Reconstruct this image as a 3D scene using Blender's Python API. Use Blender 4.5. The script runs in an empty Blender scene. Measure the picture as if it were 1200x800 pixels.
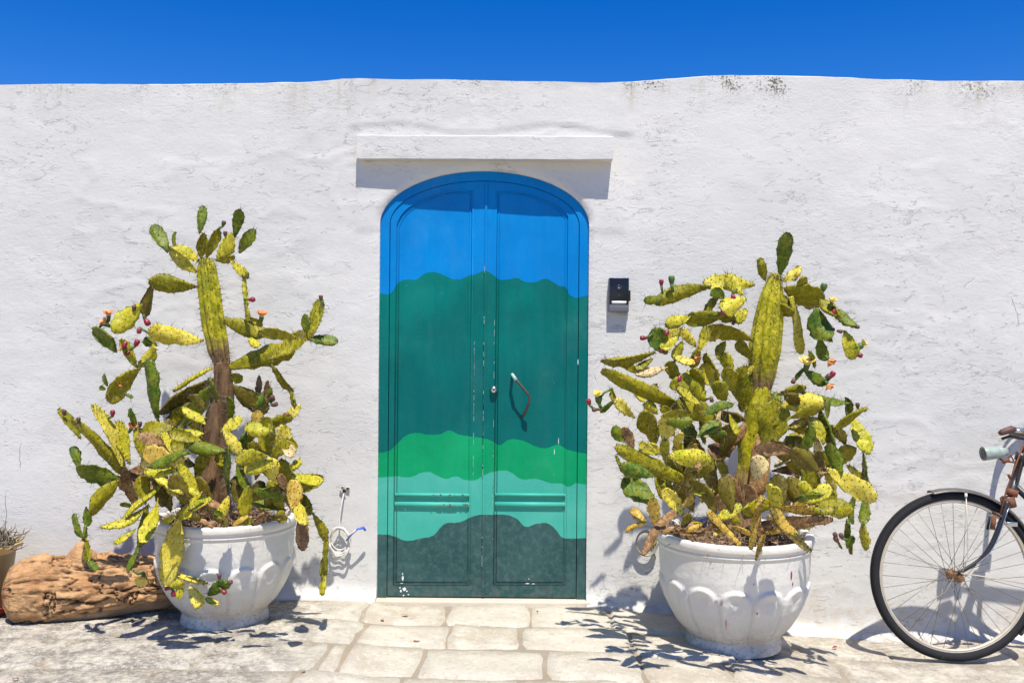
import bpy, bmesh, math, random
import numpy as np
from mathutils import Vector, Matrix, Euler

# ------------------------------------------------------------------ camera, sky, sun, exposure
S = bpy.context.scene
C = bpy.data.collections.new('scene_objects'); S.collection.children.link(C)
F_PX, CAM_H, CAM_D, ROLL = 1080.0, 1.137, 4.0, math.radians(0.5)
cam = bpy.data.cameras.new('camera'); cam_o = bpy.data.objects.new('camera', cam); C.objects.link(cam_o)
cam.sensor_width = 36; cam.lens = 36 * F_PX / 1200; cam.clip_start = .05; cam.clip_end = 20000
cam_o.matrix_world = Matrix.Translation((0, -CAM_D, CAM_H)) @ Matrix.Rotation(math.radians(90), 4, 'X') @ Matrix.Rotation(ROLL, 4, 'Z')
S.camera = cam_o
SUN = Vector((0.21, -1.0, 2.3)).normalized()
el = math.asin(SUN.z); az = math.atan2(SUN.x, SUN.y)
W = bpy.data.worlds.new('World'); S.world = W; W.use_nodes = True
wn = W.node_tree.nodes; wl = W.node_tree.links
sky = wn.new('ShaderNodeTexSky'); sky.sky_type = 'NISHITA'; sky.sun_disc = False
sky.sun_elevation = el; sky.sun_rotation = az; sky.altitude = 1000
sky.air_density = 1.0; sky.dust_density = 0.0; sky.ozone_density = 5.0
hs = wn.new('ShaderNodeHueSaturation'); hs.inputs['Saturation'].default_value = 1.39; hs.inputs['Value'].default_value = 1.16; hs.inputs['Hue'].default_value = .516
wl.new(sky.outputs[0], hs.inputs['Color']); wl.new(hs.outputs[0], wn['Background'].inputs[0])
wn['Background'].inputs[1].default_value = 0.10
sl = bpy.data.lights.new('sun', 'SUN'); sl.energy = 4.8; sl.angle = math.radians(.53); sl.color = (1, .955, .88)
so = bpy.data.objects.new('sun', sl); C.objects.link(so)
so.rotation_euler = SUN.to_track_quat('Z', 'Y').to_euler(); so.location = (2, -6, 8)
S.view_settings.view_transform = 'Standard'; S.view_settings.look = 'None'
S.view_settings.exposure = 0.40; S.view_settings.gamma = 1
S.cycles.max_bounces = 6

# ------------------------------------------------------------------ helpers
def P(px, py, d=CAM_D):
    """pixel of the 1200x800 photograph + distance from the camera plane -> world point"""
    u, v = px - 600, py - 400; c, s = math.cos(ROLL), math.sin(ROLL)
    u, v = u * c + v * s, -u * s + v * c
    return Vector((u / F_PX * d, d - CAM_D, CAM_H - v / F_PX * d))
def WX(px, py=400): return P(px, py).x
rng = random.Random(7)
_perm = np.random.RandomState(5).permutation(4096)
def _h(i, j, k): return _perm[(_perm[(_perm[i & 4095] + j) & 4095] + k) & 4095] / 4096.0
def vnoise(p):
    p = np.asarray(p, float); i = np.floor(p).astype(int); f = p - i; f = f * f * f * (f * (f * 6 - 15) + 10)
    r = 0
    for a in (0, 1):
        for b in (0, 1):
            for c in (0, 1):
                w = (f[:, 0] if a else 1 - f[:, 0]) * (f[:, 1] if b else 1 - f[:, 1]) * (f[:, 2] if c else 1 - f[:, 2])
                r = r + w * _h(i[:, 0] + a, i[:, 1] + b, i[:, 2] + c)
    return r * 2 - 1
def fbm(p, o=4):
    p = np.asarray(p, float); r = 0; a = 1
    for k in range(o): r = r + a * vnoise(p + 17.3 * k); p = p * 2.03; a *= .5
    return r / 1.9

def obj(name, verts, faces, mats, parent=None, loc=(0, 0, 0), smooth=True, fm=None):
    me = bpy.data.meshes.new(name)
    if isinstance(verts, np.ndarray): verts = verts.tolist()
    me.from_pydata([tuple(v) for v in verts], [], [tuple(f) for f in faces])
    for m in (mats if isinstance(mats, (list, tuple)) else [mats]): me.materials.append(m)
    if fm is not None: me.polygons.foreach_set('material_index', fm)
    if smooth: me.polygons.foreach_set('use_smooth', [True] * len(me.polygons))
    me.update()
    o = bpy.data.objects.new(name, me); C.objects.link(o); o.location = loc
    if parent: o.parent = parent
    return o
def empty(name, loc=(0, 0, 0), **kw):
    o = bpy.data.objects.new(name, None); C.objects.link(o); o.location = loc; o.empty_display_size = .05
    return tag(o, **kw)
def tag(o, label=None, category=None, group=None, kind=None):
    for k, v in (('label', label), ('category', category), ('group', group), ('kind', kind)):
        if v: o[k] = v
    return o
class MB:
    def __init__(s): s.v = []; s.f = []; s.m = []
    def add(s, v, f, m=0):
        n = len(s.v); s.v += [tuple(x) for x in v]; s.f += [tuple(i + n for i in q) for q in f]; s.m += [m] * len(f); return s
    def box(s, x0, x1, y0, y1, z0, z1, m=0, bev=0):
        b = bev
        if b == 0:
            v = [(x, y, z) for x in (x0, x1) for y in (y0, y1) for z in (z0, z1)]
            return s.add(v, [(0, 1, 3, 2), (4, 6, 7, 5), (0, 4, 5, 1), (2, 3, 7, 6), (0, 2, 6, 4), (1, 5, 7, 3)], m)
        bm = bmesh.new(); bmesh.ops.create_cube(bm, size=1)
        for v in bm.verts: v.co = Vector(((x0 + x1) / 2 + v.co.x * (x1 - x0), (y0 + y1) / 2 + v.co.y * (y1 - y0), (z0 + z1) / 2 + v.co.z * (z1 - z0)))
        bmesh.ops.bevel(bm, geom=list(bm.edges), offset=b, segments=2, affect='EDGES', profile=.5)
        s.add([v.co.copy() for v in bm.verts], [[v.index for v in f.verts] for f in bm.faces], m); bm.free(); return s
    def tube(s, pts, r, n=8, m=0, cap=True, sc=(1, 1), up=None):
        pts = [Vector(p) for p in pts]; k = len(pts)
        rr = r if isinstance(r, (list, tuple)) else [r] * k
        u = None; v = []; f = []
        for i, p in enumerate(pts):
            t = (pts[min(i + 1, k - 1)] - pts[max(i - 1, 0)])
            t = t.normalized() if t.length > 1e-9 else Vector((0, 0, 1))
            if u is None:
                u = Vector(up) if up else (Vector((0, 0, 1)) if abs(t.z) < .9 else Vector((1, 0, 0)))
            u = (u - t * u.dot(t)).normalized(); w = t.cross(u)
            for j in range(n):
                a = 2 * math.pi * j / n
                v.append(p + (u * math.cos(a) * sc[0] + w * math.sin(a) * sc[1]) * rr[i])
        for i in range(k - 1):
            for j in range(n):
                f.append((i * n + j, i * n + (j + 1) % n, (i + 1) * n + (j + 1) % n, (i + 1) * n + j))
        if cap: f.append(tuple(range(n - 1, -1, -1))); f.append(tuple((k - 1) * n + j for j in range(n)))
        return s.add(v, f, m)
    def torus(s, c, ax, R, r, n=64, k=8, a0=0, a1=2 * math.pi, m=0, sq=1, x0=Vector((1, 0, 0))):
        ax = Vector(ax).normalized(); x0 = (x0 - ax * x0.dot(ax)).normalized(); z0 = ax.cross(x0); c = Vector(c)
        full = abs(a1 - a0 - 2 * math.pi) < 1e-6; cnt = n if full else n + 1; v = []; f = []
        for i in range(cnt):
            a = a0 + (a1 - a0) * i / n; d = x0 * math.cos(a) + z0 * math.sin(a)
            for j in range(k):
                b = 2 * math.pi * j / k; v.append(c + d * (R + r * math.cos(b)) + ax * r * sq * math.sin(b))
        for i in range(n):
            for j in range(k):
                i2 = (i + 1) % cnt if full else i + 1
                f.append((i * k + j, i2 * k + j, i2 * k + (j + 1) % k, i * k + (j + 1) % k))
        return s.add(v, f, m)
    def lathe(s, prof, n=32, c=(0, 0, 0), m=0, M=None):
        v = []; f = []
        for (r, z) in prof:
            for j in range(n):
                a = 2 * math.pi * j / n; p = Vector((r * math.cos(a), r * math.sin(a), z))
                if M is not None: p = M @ p
                v.append(p + Vector(c))
        for i in range(len(prof) - 1):
            for j in range(n): f.append((i * n + j, i * n + (j + 1) % n, (i + 1) * n + (j + 1) % n, (i + 1) * n + j))
        return s.add(v, f, m)
    def obj(s, name, mats, parent=None, loc=(0, 0, 0), smooth=True): return obj(name, s.v, s.f, mats, parent, loc, smooth, s.m)
def sharp(o, ang=35):
    o.data.polygons.foreach_set('use_smooth', [True] * len(o.data.polygons)); o.data.set_sharp_from_angle(angle=math.radians(ang)); return o
def grid_faces(nx, ny): return [(i * ny + j, (i + 1) * ny + j, (i + 1) * ny + j + 1, i * ny + j + 1) for i in range(nx - 1) for j in range(ny - 1)]

# ------------------------------------------------------------------ node helpers
class NT:
    def __init__(s, name, rough=.6, spec=.5, metal=0):
        s.mat = bpy.data.materials.new(name); s.mat.use_nodes = True; s.n = s.mat.node_tree.nodes; s.l = s.mat.node_tree.links
        s.b = s.n['Principled BSDF']; s.b.inputs['Roughness'].default_value = rough; s.b.inputs['Specular IOR Level'].default_value = spec
        s.b.inputs['Metallic'].default_value = metal; s.tc = s.n.new('ShaderNodeTexCoord'); s.co = s.tc.outputs['Object']
    def scale(s, x, y, z, src=None):
        m = s.n.new('ShaderNodeVectorMath'); m.operation = 'MULTIPLY'; s.l.new(src or s.co, m.inputs[0]); m.inputs[1].default_value = (x, y, z); return m.outputs[0]
    def noise(s, sc, det=4, rough=.55, src=None, dist=0):
        t = s.n.new('ShaderNodeTexNoise'); t.inputs['Scale'].default_value = sc; t.inputs['Detail'].default_value = det
        t.inputs['Roughness'].default_value = rough; t.inputs['Distortion'].default_value = dist; s.l.new(src or s.co, t.inputs['Vector']); return t.outputs['Fac']
    def voro(s, sc, feat='F1', src=None, rnd=1):
        t = s.n.new('ShaderNodeTexVoronoi'); t.inputs['Scale'].default_value = sc; t.feature = feat; t.inputs['Randomness'].default_value = rnd
        s.l.new(src or s.co, t.inputs['Vector']); return t.outputs['Distance']
    def ramp(s, src, a, b, lo=0., hi=1.):
        t = s.n.new('ShaderNodeMapRange'); s.l.new(src, t.inputs[0]); t.inputs[1].default_value = a; t.inputs[2].default_value = b
        t.inputs[3].default_value = lo; t.inputs[4].default_value = hi; t.interpolation_type = 'SMOOTHSTEP'; return t.outputs[0]
    def math(s, op, a, b=None):
        t = s.n.new('ShaderNodeMath'); t.operation = op
        for i, x in enumerate((a, b)):
            if x is None: continue
            if isinstance(x, (int, float)): t.inputs[i].default_value = x
            else: s.l.new(x, t.inputs[i])
        return t.outputs[0]
    def mix(s, f, a, b):
        t = s.n.new('ShaderNodeMix'); t.data_type = 'RGBA'
        for sk, x in ((t.inputs[0], f), (t.inputs[6], a), (t.inputs[7], b)):
            if isinstance(x, (int, float)): sk.default_value = x
            elif isinstance(x, tuple): sk.default_value = (*x[:3], 1)
            else: s.l.new(x, sk)
        return t.outputs[2]
    def sep(s, src=None):
        t = s.n.new('ShaderNodeSeparateXYZ'); s.l.new(src or s.co, t.inputs[0]); return t.outputs
    def rand(s): return s.n.new('ShaderNodeObjectInfo').outputs['Random']
    def color(s, c):
        if isinstance(c, tuple): s.b.inputs['Base Color'].default_value = (*c, 1)
        else: s.l.new(c, s.b.inputs['Base Color'])
        return s
    def rough(s, r): s.l.new(r, s.b.inputs['Roughness']); return s
    def bump(s, h, dist=.01, st=1.0):
        t = s.n.new('ShaderNodeBump'); t.inputs['Distance'].default_value = dist; t.inputs['Strength'].default_value = st; s.l.new(h, t.inputs['Height'])
        if s.b.inputs['Normal'].is_linked: s.l.new(s.b.inputs['Normal'].links[0].from_socket, t.inputs['Normal'])
        s.l.new(t.outputs[0], s.b.inputs['Normal']); return s
def lin(r, g, b):
    f = lambda c: (c / 255 / 12.92) if c <= 10 else ((c / 255 + .055) / 1.055) ** 2.4
    return (f(r), f(g), f(b))
def simple(name, c, rough=.6, metal=0, var=.25, sc=60, spec=.5, bd=.0006):
    t = NT(name, rough, spec, metal); n = t.noise(sc, 5)
    t.color(t.mix(n, tuple(x * (1 - var) for x in c), tuple(min(1, x * (1 + var)) for x in c))); t.bump(t.noise(sc * 3, 3), bd); return t.mat

# ------------------------------------------------------------------ materials
def m_plaster():
    t = NT('white_limewash_plaster', .85, .2)
    x, y, z = t.sep()
    c = t.mix(t.ramp(t.noise(1.3, 5), .35, .7), (.605, .59, .545), (.66, .64, .59))
    c = t.mix(t.ramp(t.noise(3.1, 6, .65, t.scale(1, 1, 2.2)), .52, .74, 0, .5), c, (.76, .72, .64))
    c = t.mix(t.ramp(t.noise(5.0, 6, .7), .60, .78, 0, .45), c, (.66, .64, .60))
    # grime and drips from the top of the wall
    top = t.ramp(z, 2.02, 2.26)
    drip = t.math('MULTIPLY', t.ramp(t.noise(9, 5, .7, t.scale(1, 1, .10)), .46, .66), t.ramp(t.noise(.9, 3), .50, .66, .12, 1)); drip = t.math('MULTIPLY', drip, 1.0)
    c = t.mix(t.math('MULTIPLY', t.math('MULTIPLY', top, drip), .75), c, (.44, .40, .27))
    tt = t.ramp(z, 2.165, 2.262)
    speck = t.ramp(t.math('ADD', t.noise(2.3, 4), t.math('MULTIPLY', t.noise(110, 3), .35)), .76, .84)
    loc = None
    for x0, w_ in ((-2.06, .16), (-1.97, .10), (-1.62, .06), (-1.26, .14), (2.02, .20), (1.72, .10), (2.22, .08), (-.72, .05), (.50, .05)):
        g_ = t.ramp(t.math('ABSOLUTE', t.math('SUBTRACT', x, x0)), w_, 0); loc = g_ if loc is None else t.math('MAXIMUM', loc, g_)
    sp3 = t.math('MULTIPLY', loc, t.ramp(t.math('ADD', t.noise(70, 5, .75), t.math('MULTIPLY', t.noise(9, 3), .3)), .66, .76))
    c = t.mix(t.math('MULTIPLY', t.math('MULTIPLY', loc, top), t.ramp(t.noise(24, 4, .7, t.scale(1, 1, .15)), .45, .7, 0, .5)), c, (.42, .38, .25))
    speck = t.math('MAXIMUM', speck, t.math('MULTIPLY', sp3, .85))
    c = t.mix(t.math('MULTIPLY', tt, speck), c, (.13, .11, .08))
    # dirt near the ground
    lo = t.ramp(z, .16, -.06); dn = t.ramp(t.noise(14, 6, .7), .38, .62)
    c = t.mix(t.math('MULTIPLY', t.math('MULTIPLY', lo, dn), .55), c, (.55, .46, .34))
    pit = t.ramp(t.noise(160, 2), .27, .21)
    c = t.mix(t.math('MULTIPLY', pit, .15), c, (.40, .38, .35))
    t.color(c)
    lump = t.noise(7, 5, .6, t.scale(1, 1, 1.6)); med = t.noise(24, 5, .62, t.scale(.8, 1, 1.7), 1.2); fine = t.noise(95, 4, .6)
    t.bump(lump, .0032, .9); t.bump(t.math('MULTIPLY', med, t.ramp(t.noise(1.7, 3), .35, .65, .25, 1.4)), .0014, 1); t.bump(fine, .0008, 1); t.bump(t.math('MULTIPLY', t.ramp(t.noise(40, 4, .7, t.scale(.7, 1, 1.3)), .58, .66), t.ramp(t.noise(3.3, 4), .45, .65)), .0022, 1)
    flake = t.math('MULTIPLY', t.ramp(t.noise(15, 7, .72, t.scale(.6, 1, 1.4), 1.6), .585, .62), t.ramp(t.noise(2.1, 3), .42, .60))
    t.bump(flake, .0013, 1)
    ck = t.voro(2.2, 'DISTANCE_TO_EDGE', t.n_dist(.10, 5)); gate = t.ramp(t.noise(2.7, 3), .62, .68)
    crack = t.math('MULTIPLY', t.ramp(ck, .0035, .0), gate); t.bump(t.math('MULTIPLY', crack, -1.), .004, 1)
    return t.mat
def n_dist(self, amt, sc):
    n = self.n.new('ShaderNodeTexNoise'); n.inputs['Scale'].default_value = sc; n.inputs['Detail'].default_value = 5; self.l.new(self.co, n.inputs['Vector'])
    m = self.n.new('ShaderNodeVectorMath'); m.operation = 'SCALE'; m.inputs[3].default_value = amt; self.l.new(n.outputs['Color'], m.inputs[0])
    a = self.n.new('ShaderNodeVectorMath'); a.operation = 'ADD'; self.l.new(self.co, a.inputs[0]); self.l.new(m.outputs[0], a.inputs[1]); return a.outputs[0]
NT.n_dist = n_dist
def m_stone(name, paver):
    t = NT(name, .9, .2)
    geo = t.n.new('ShaderNodeNewGeometry'); t.co = geo.outputs['Position']
    x, y, z = t.sep()
    base = t.mix(t.ramp(t.noise(6, 6, .65), .38, .64), (.50, .43, .32), (.66, .60, .48))
    if paver: base = t.mix(t.math('MULTIPLY', t.rand(), .6), base, (.66, .61, .50))
    base = t.mix(t.ramp(t.noise(18, 8, .8), .54, .68, 0, .30), base, (.56, .48, .37))
    base = t.mix(t.ramp(t.noise(26, 6, .75), .52, .66, 0, .6), base, (.44, .36, .27))
    base = t.mix(t.ramp(t.noise(44, 7, .8), .52, .66, 0, .8), base, (.76, .71, .61))
    grey = t.math('MAXIMUM', t.ramp(x, -.50, -.95, 0, 1.0), t.ramp(x, .75, 1.2, 0, .55))
    gn = t.ramp(t.noise(13, 9, .85), .38, .60)
    base = t.mix(t.math('MULTIPLY', grey, gn), base, (.24, .215, .18))
    base = t.mix(t.math('MULTIPLY', grey, t.ramp(t.noise(48, 7, .85), .53, .58, 0, .95)), base, (.62, .58, .50))
    sp = t.ramp(t.noise(95, 4, .8), .60, .68)
    base = t.mix(t.math('MULTIPLY', sp, .55), base, (.16, .13, .10))
    if not paver: base = t.mix(t.math('SUBTRACT', .68, t.math('MULTIPLY', grey, .45)), base, (.27, .21, .15))
    t.color(base)
    t.bump(t.noise(14, 6, .7), .006, 1); t.bump(t.noise(60, 6, .8), .0045, 1); t.bump(t.noise(240, 3), .0018, 1)
    return t.mat
M_plaster = m_plaster(); M_paver = m_stone('worn_limestone', True); M_ground = m_stone('dusty_mortar_ground', False)

# door paint: five painted bands with wavy edges, read off the photograph
B1 = [(443,343),(457,343),(466,331),(475,327),(487,327),(495,321),(507,318),(520,322),(530,326),(537,327),(550,322),(557,321),(566,317),(574,319),(585,327),(595,327),(605,325),(617,330),(627,330),(639,326),(647,329),(655,334),(664,337),(668,345),(690,346)]
B2 = [(443,531),(458,527),(465,520),(475,511),(486,508),(502,510),(516,509),(526,505),(538,510),(552,512),(574,516),(586,522),(596,516),(612,517),(629,524),(640,526),(654,522),(665,527),(690,532)]
B3 = [(443,560),(461,559),(480,560),(493,555),(502,554),(511,558),(522,562),(534,559),(544,563),(557,563),(568,557),(582,553),(596,553),(610,562),(629,562),(645,567),(659,568),(666,571),(676,567),(690,569)]
B4 = [(441,627),(456,628),(475,635),(494,632),(508,628),(519,616),(538,613),(557,605),(574,604),(599,606),(607,610),(615,618),(629,615),(643,615),(651,621),(659,631),(667,632),(690,631)]
DX0, DX1 = -.62, .36
def m_door():
    t = NT('painted_metal_door', .5, .12)
    x, y, z = t.sep()
    u = t.math('DIVIDE', t.math('SUBTRACT', x, DX0), DX1 - DX0)
    def curve(B):
        c = t.n.new('ShaderNodeFloatCurve'); cu = c.mapping.curves[0]
        pts = [P(a, b) for a, b in B]; pts = [((p.x - DX0) / (DX1 - DX0), p.z / 2.2) for p in pts]
        pts = [(0, pts[0][1])] + pts + [(1, pts[-1][1])]
        while len(cu.points) < len(pts): cu.points.new(.5, .5)
        for q, (a, b) in zip(cu.points, pts): q.location = (a, b); q.handle_type = 'AUTO'
        c.mapping.update(); t.l.new(u, c.inputs[1]); return t.math('MULTIPLY', c.outputs[0], 2.2)
    blot = t.ramp(t.noise(3.2, 5, .6), .35, .7)
    cols = [((.0, .185, .50), (.0, .23, .59)), ((.0, .125, .110), (.0, .185, .150)), ((.0, .27, .105), (.004, .335, .13)), ((.050, .38, .29), (.085, .44, .34)), ((.024, .072, .070), (.045, .105, .100))]
    cc = [t.mix(blot, a, b) for a, b in cols]
    # the teal band is deeper and smoother at mid height
    cc[1] = t.mix(t.math('MULTIPLY', t.ramp(z, 1.32, .95), .55), cc[1], (.0, .105, .104))
    cc[4] = t.mix(t.ramp(t.noise(36, 5, .7), .42, .70, 0, .55), cc[4], (.085, .155, .145))
    c = cc[0]
    for B, k in ((B1, 1), (B2, 2), (B3, 3), (B4, 4)):
        c = t.mix(t.ramp(t.math('ADD', t.math('SUBTRACT', curve(B), z), t.math('MULTIPLY', t.math('SUBTRACT', t.noise(55, 4, .7), .5), .008)), -.0011, .0011), c, cc[k])
    c = t.mix(t.ramp(t.noise(2.2, 6, .7, t.scale(1, 1, .5)), .50, .72, 0, .08), c, (.25, .42, .40))
    # scuffs, chips and streaks
    st = t.ramp(t.noise(70, 4, .7, t.scale(1, 1, .08)), .70, .78, 0, .2)
    c = t.mix(st, c, (.33, .42, .38))
    br = t.ramp(t.noise(28, 5, .7, t.scale(1, 1, .12)), .35, .68); c = t.mix(t.math('MULTIPLY', br, .02), c, (.25, .36, .34))
    chip = t.ramp(t.noise(85, 2, .5), .80, .82, 0, .9)
    c = t.mix(chip, c, (.50, .55, .50))
    dirt = t.math('MULTIPLY', t.ramp(z, .16, .0), t.ramp(t.noise(30, 5, .7), .42, .6, 0, .6))
    c = t.mix(t.math('MULTIPLY', dirt, .4), c, (.20, .17, .12))
    t.color(c); t.rough(t.ramp(t.noise(9, 4), .3, .7, .30, .52))
    t.bump(t.noise(5, 3), .006, .5); t.bump(t.noise(120, 3), .0006, 1)
    return t.mat
M_door = m_door()

def m_pad(name, a, b, yel, brown=(.13, .07, .025), amt=.5, bamt=.3):
    t = NT(name, .45, .28)
    info = t.n.new('ShaderNodeObjectInfo'); off = t.n.new('ShaderNodeVectorMath'); off.operation = 'ADD'
    t.l.new(t.co, off.inputs[0]); sc = t.n.new('ShaderNodeVectorMath'); sc.operation = 'SCALE'; sc.inputs[3].default_value = 13.
    cb = t.n.new('ShaderNodeCombineXYZ'); 
    for i in range(3): t.l.new(info.outputs['Random'], cb.inputs[i])
    t.l.new(cb.outputs[0], sc.inputs[0]); t.l.new(sc.outputs[0], off.inputs[1]); v = off.outputs[0]
    c = t.mix(t.ramp(t.noise(16, 4, .6, v), .3, .7), a, b)
    c = t.mix(t.math('MULTIPLY', t.rand(), .35), c, yel)
    c = t.mix(t.ramp(t.noise(30, 6, .7, v, 1.2), .46, .58, 0, min(1, amt * 1.5)), c, yel)
    c = t.mix(t.ramp(t.noise(40, 5, .75, v), .56, .64, 0, min(1, bamt * 1.6)), c, brown)
    c = t.mix(t.ramp(t.voro(75, 'F1', v), .20, .12, 0, .75), c, (.045, .03, .012))
    t.color(c); t.bump(t.noise(38, 4, .6, t.scale(1, 1, .5, v), .8), .007, 1); t.bump(t.noise(120, 3, .6, v), .0012, 1)
    t.b.inputs['Subsurface Weight'].default_value = .0
    return t.mat
MP = {
 'g': m_pad('green_pad', (.030, .085, .004), (.075, .145, .006), (.24, .24, .008), amt=.4, bamt=.1),
 'o': m_pad('olive_pad', (.125, .13, .001), (.21, .20, .003), (.42, .34, .010), amt=.4, bamt=.16),
 'y': m_pad('yellow_green_pad', (.25, .26, .003), (.42, .39, .008), (.66, .54, .05), amt=.5, bamt=.14),
 'Y': m_pad('yellow_pad', (.48, .36, .010), (.62, .49, .02), (.76, .66, .14), amt=.4, bamt=.15),
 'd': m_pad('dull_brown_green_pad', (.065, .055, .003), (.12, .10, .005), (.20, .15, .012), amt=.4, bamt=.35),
 'b': m_pad('withered_brown_pad', (.12, .055, .02), (.25, .13, .05), (.42, .25, .10), amt=.5, bamt=.4),
 'r': m_pad('ochre_dry_pad', (.36, .19, .02), (.50, .31, .035), (.66, .48, .09), amt=.5, bamt=.35),
 'p': m_pad('pale_dry_pad', (.52, .36, .18), (.66, .50, .24), (.74, .62, .26), amt=.5, bamt=.3)}
PADWORD = {'g': 'green', 'o': 'olive green', 'y': 'yellow-green', 'Y': 'yellow', 'd': 'dull brownish', 'b': 'withered brown', 'r': 'dry ochre', 'p': 'pale dried'}
M_areole = simple('areole', (.055, .035, .015), .8)
M_spine = simple('straw_spines', (.20, .155, .085), .6, var=.4)
def m_wood(name, a, b, c3, sc=40, z=.15):
    t = NT(name, .9, .15); v = t.scale(1, 1, z)
    c = t.mix(t.ramp(t.noise(sc, 6, .7, v), .35, .65), a, b); c = t.mix(t.ramp(t.noise(sc * .4, 6, .7), .5, .7), c, c3)
    t.color(c); t.bump(t.noise(sc * 1.5, 6, .7, v), .012, 1); t.bump(t.noise(sc * 5, 3, .7), .003); return t.mat
M_wood = m_wood('fibrous_cactus_wood', (.10, .055, .028), (.27, .16, .08), (.19, .12, .07))
def m_stem(name, z0):
    m = m_pad(name, (.17, .18, .002), (.30, .29, .004), (.56, .47, .02), (.17, .09, .03), .5, .25)
    n, l = m.node_tree.nodes, m.node_tree.links; b_ = n['Principled BSDF']; src = b_.inputs['Base Color'].links[0].from_socket
    t = NT.__new__(NT); t.mat = m; t.n = n; t.l = l; t.b = b_; t.tc = n.new('ShaderNodeTexCoord'); t.co = t.tc.outputs['Object']
    z = t.sep()[2]; h = t.math('ADD', z, t.math('MULTIPLY', t.noise(16, 5, .7), .22))
    wood = t.mix(t.ramp(t.noise(45, 6, .75, t.scale(1, 1, .2)), .4, .62), (.11, .06, .028), (.34, .21, .10))
    l.new(t.mix(t.ramp(h, z0 + .14, z0 + .05), src, wood), b_.inputs['Base Color']); return m
M_stem = m_stem('column_stem_left', .70); M_stemR = m_stem('column_stem_right', .64); M_trunkR = m_stem('green_brown_trunk', .27)
M_soil = simple('dark_soil', (.05, .035, .024), .95, var=.6, sc=90, bd=.004)
M_twig = simple('dry_fibres', (.30, .19, .11), .9, var=.5, sc=30)
M_fruit = simple('crimson_fruit', (.26, .014, .03), .4, var=.35, sc=50)
M_bud = simple('dark_bud', (.12, .05, .04), .5, var=.5)
M_gbud = simple('green_ovary', (.07, .13, .02), .5, var=.4)
M_petO = simple('orange_petals', (.72, .28, .09), .5, var=.3, sc=90); M_petY = simple('yellow_petals', (.86, .66, .16), .5, var=.15, sc=90)
def m_pot():
    t = NT('white_painted_pot', .5, .4); x, y, z = t.sep()
    c = t.mix(t.ramp(t.noise(7, 5), .3, .7), (.72, .69, .62), (.65, .62, .55))
    c = t.mix(t.math('MULTIPLY', t.ramp(z, .20, .0), t.ramp(t.noise(16, 6, .7, t.scale(1, 1, .5)), .36, .62, 0, .75)), c, (.50, .42, .33))
    sp = t.math('MULTIPLY', t.ramp(z, .16, .02), t.ramp(t.noise(75, 3, .7), .55, .62)); c = t.mix(t.math('MULTIPLY', sp, .55), c, (.22, .18, .14))
    sp2 = t.ramp(t.noise(60, 2, .6), .73, .77, 0, .6); c = t.mix(sp2, c, (.25, .2, .16))
    stk = t.ramp(t.noise(26, 4, .6, t.scale(1, 1, .12)), .60, .78, 0, .35); c = t.mix(stk, c, (.52, .40, .30))
    t.color(c); t.bump(t.noise(60, 4), .0016, 1); t.bump(t.noise(9, 3), .006, .6); return t.mat
M_pot = m_pot()
def m_log():
    t = NT('weathered_bark_log', .95, .1)
    c = t.mix(t.ramp(t.noise(9, 6, .7), .35, .65), (.50, .26, .115), (.68, .41, .20))
    c = t.mix(t.ramp(t.noise(30, 6, .75, t.scale(.3, 1, 1)), .5, .68, 0, .8), c, (.27, .145, .07))
    c = t.mix(t.ramp(t.noise(70, 4, .7), .56, .7, 0, .6), c, (.60, .45, .30))
    at = t.n.new('ShaderNodeAttribute'); at.attribute_name = 'crack'
    c = t.mix(at.outputs['Fac'], c, (.07, .035, .018))
    g = t.n.new('ShaderNodeAttribute'); g.attribute_name = 'smooth_side'
    c = t.mix(t.math('MULTIPLY', g.outputs['Fac'], t.ramp(t.noise(22, 5, .7, t.scale(.25, 1, 1)), .3, .6, .3, 1)), c, (.30, .235, .17))
    t.color(c); t.bump(t.noise(40, 6, .75, t.scale(.35, 1, 1)), .014); t.bump(t.noise(190, 4, .7), .003)
    return t.mat
M_log = m_log()
M_black = simple('black_gloss_plastic', (.010, .010, .012), .25, var=.2); M_grey = simple('grey_plastic', (.13, .13, .155), .5, var=.15)
M_white = simple('white_label', (.82, .82, .80), .5, var=.03); M_lens = simple('dark_lens', (.03, .03, .035), .08)
M_chrome = simple('worn_chrome', (.60, .60, .57), .28, 1, .2); M_rustmetal = simple('rust_stained_steel', (.11, .075, .06), .55, .4, .5, 70)
M_rust = simple('rust', (.19, .075, .035), .85, .1, .6, 90, bd=.002); M_hub = simple('rusty_brass_hub', (.30, .16, .08), .5, .6, .7, 140)
M_tyre = simple('black_rubber', (.010, .010, .012), .85, 0, .35, 40, bd=.0012); M_wall = simple('cream_rim_paint', (.52, .46, .36), .5, .2, .2, 40)
M_steel = simple('dull_spoke_steel', (.22, .19, .15), .42, .7, .35, 30)
M_frame = simple('chipped_black_enamel', (.022, .021, .024), .4, 0, .5, 25); M_fend = simple('scratched_grey_mudguard', (.15, .135, .12), .42, .5, .35, 60)
M_mint = simple('mint_enamel', (.30, .36, .32), .6, .15, .5, 60, bd=.001); M_grip = simple('red_brown_grip', (.11, .05, .04), .6, 0, .4); M_leather = simple('brown_saddle_leather', (.12, .06, .035), .55)
M_cable = simple('cream_cable', (.70, .67, .60), .5, 0, .08); M_blue = simple('blue_tape', (.04, .13, .62), .5); M_gcable = simple('grey_beige_cable', (.34, .30, .24), .5)
M_dark = simple('dark_recess', (.02, .018, .016), .9); M_clay = simple('ochre_glazed_clay', (.30, .24, .11), .5, 0, .35, 14); M_sheath = simple('grey_green_sprigs', (.18, .15, .10), .8, 0, .5, 30)
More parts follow.
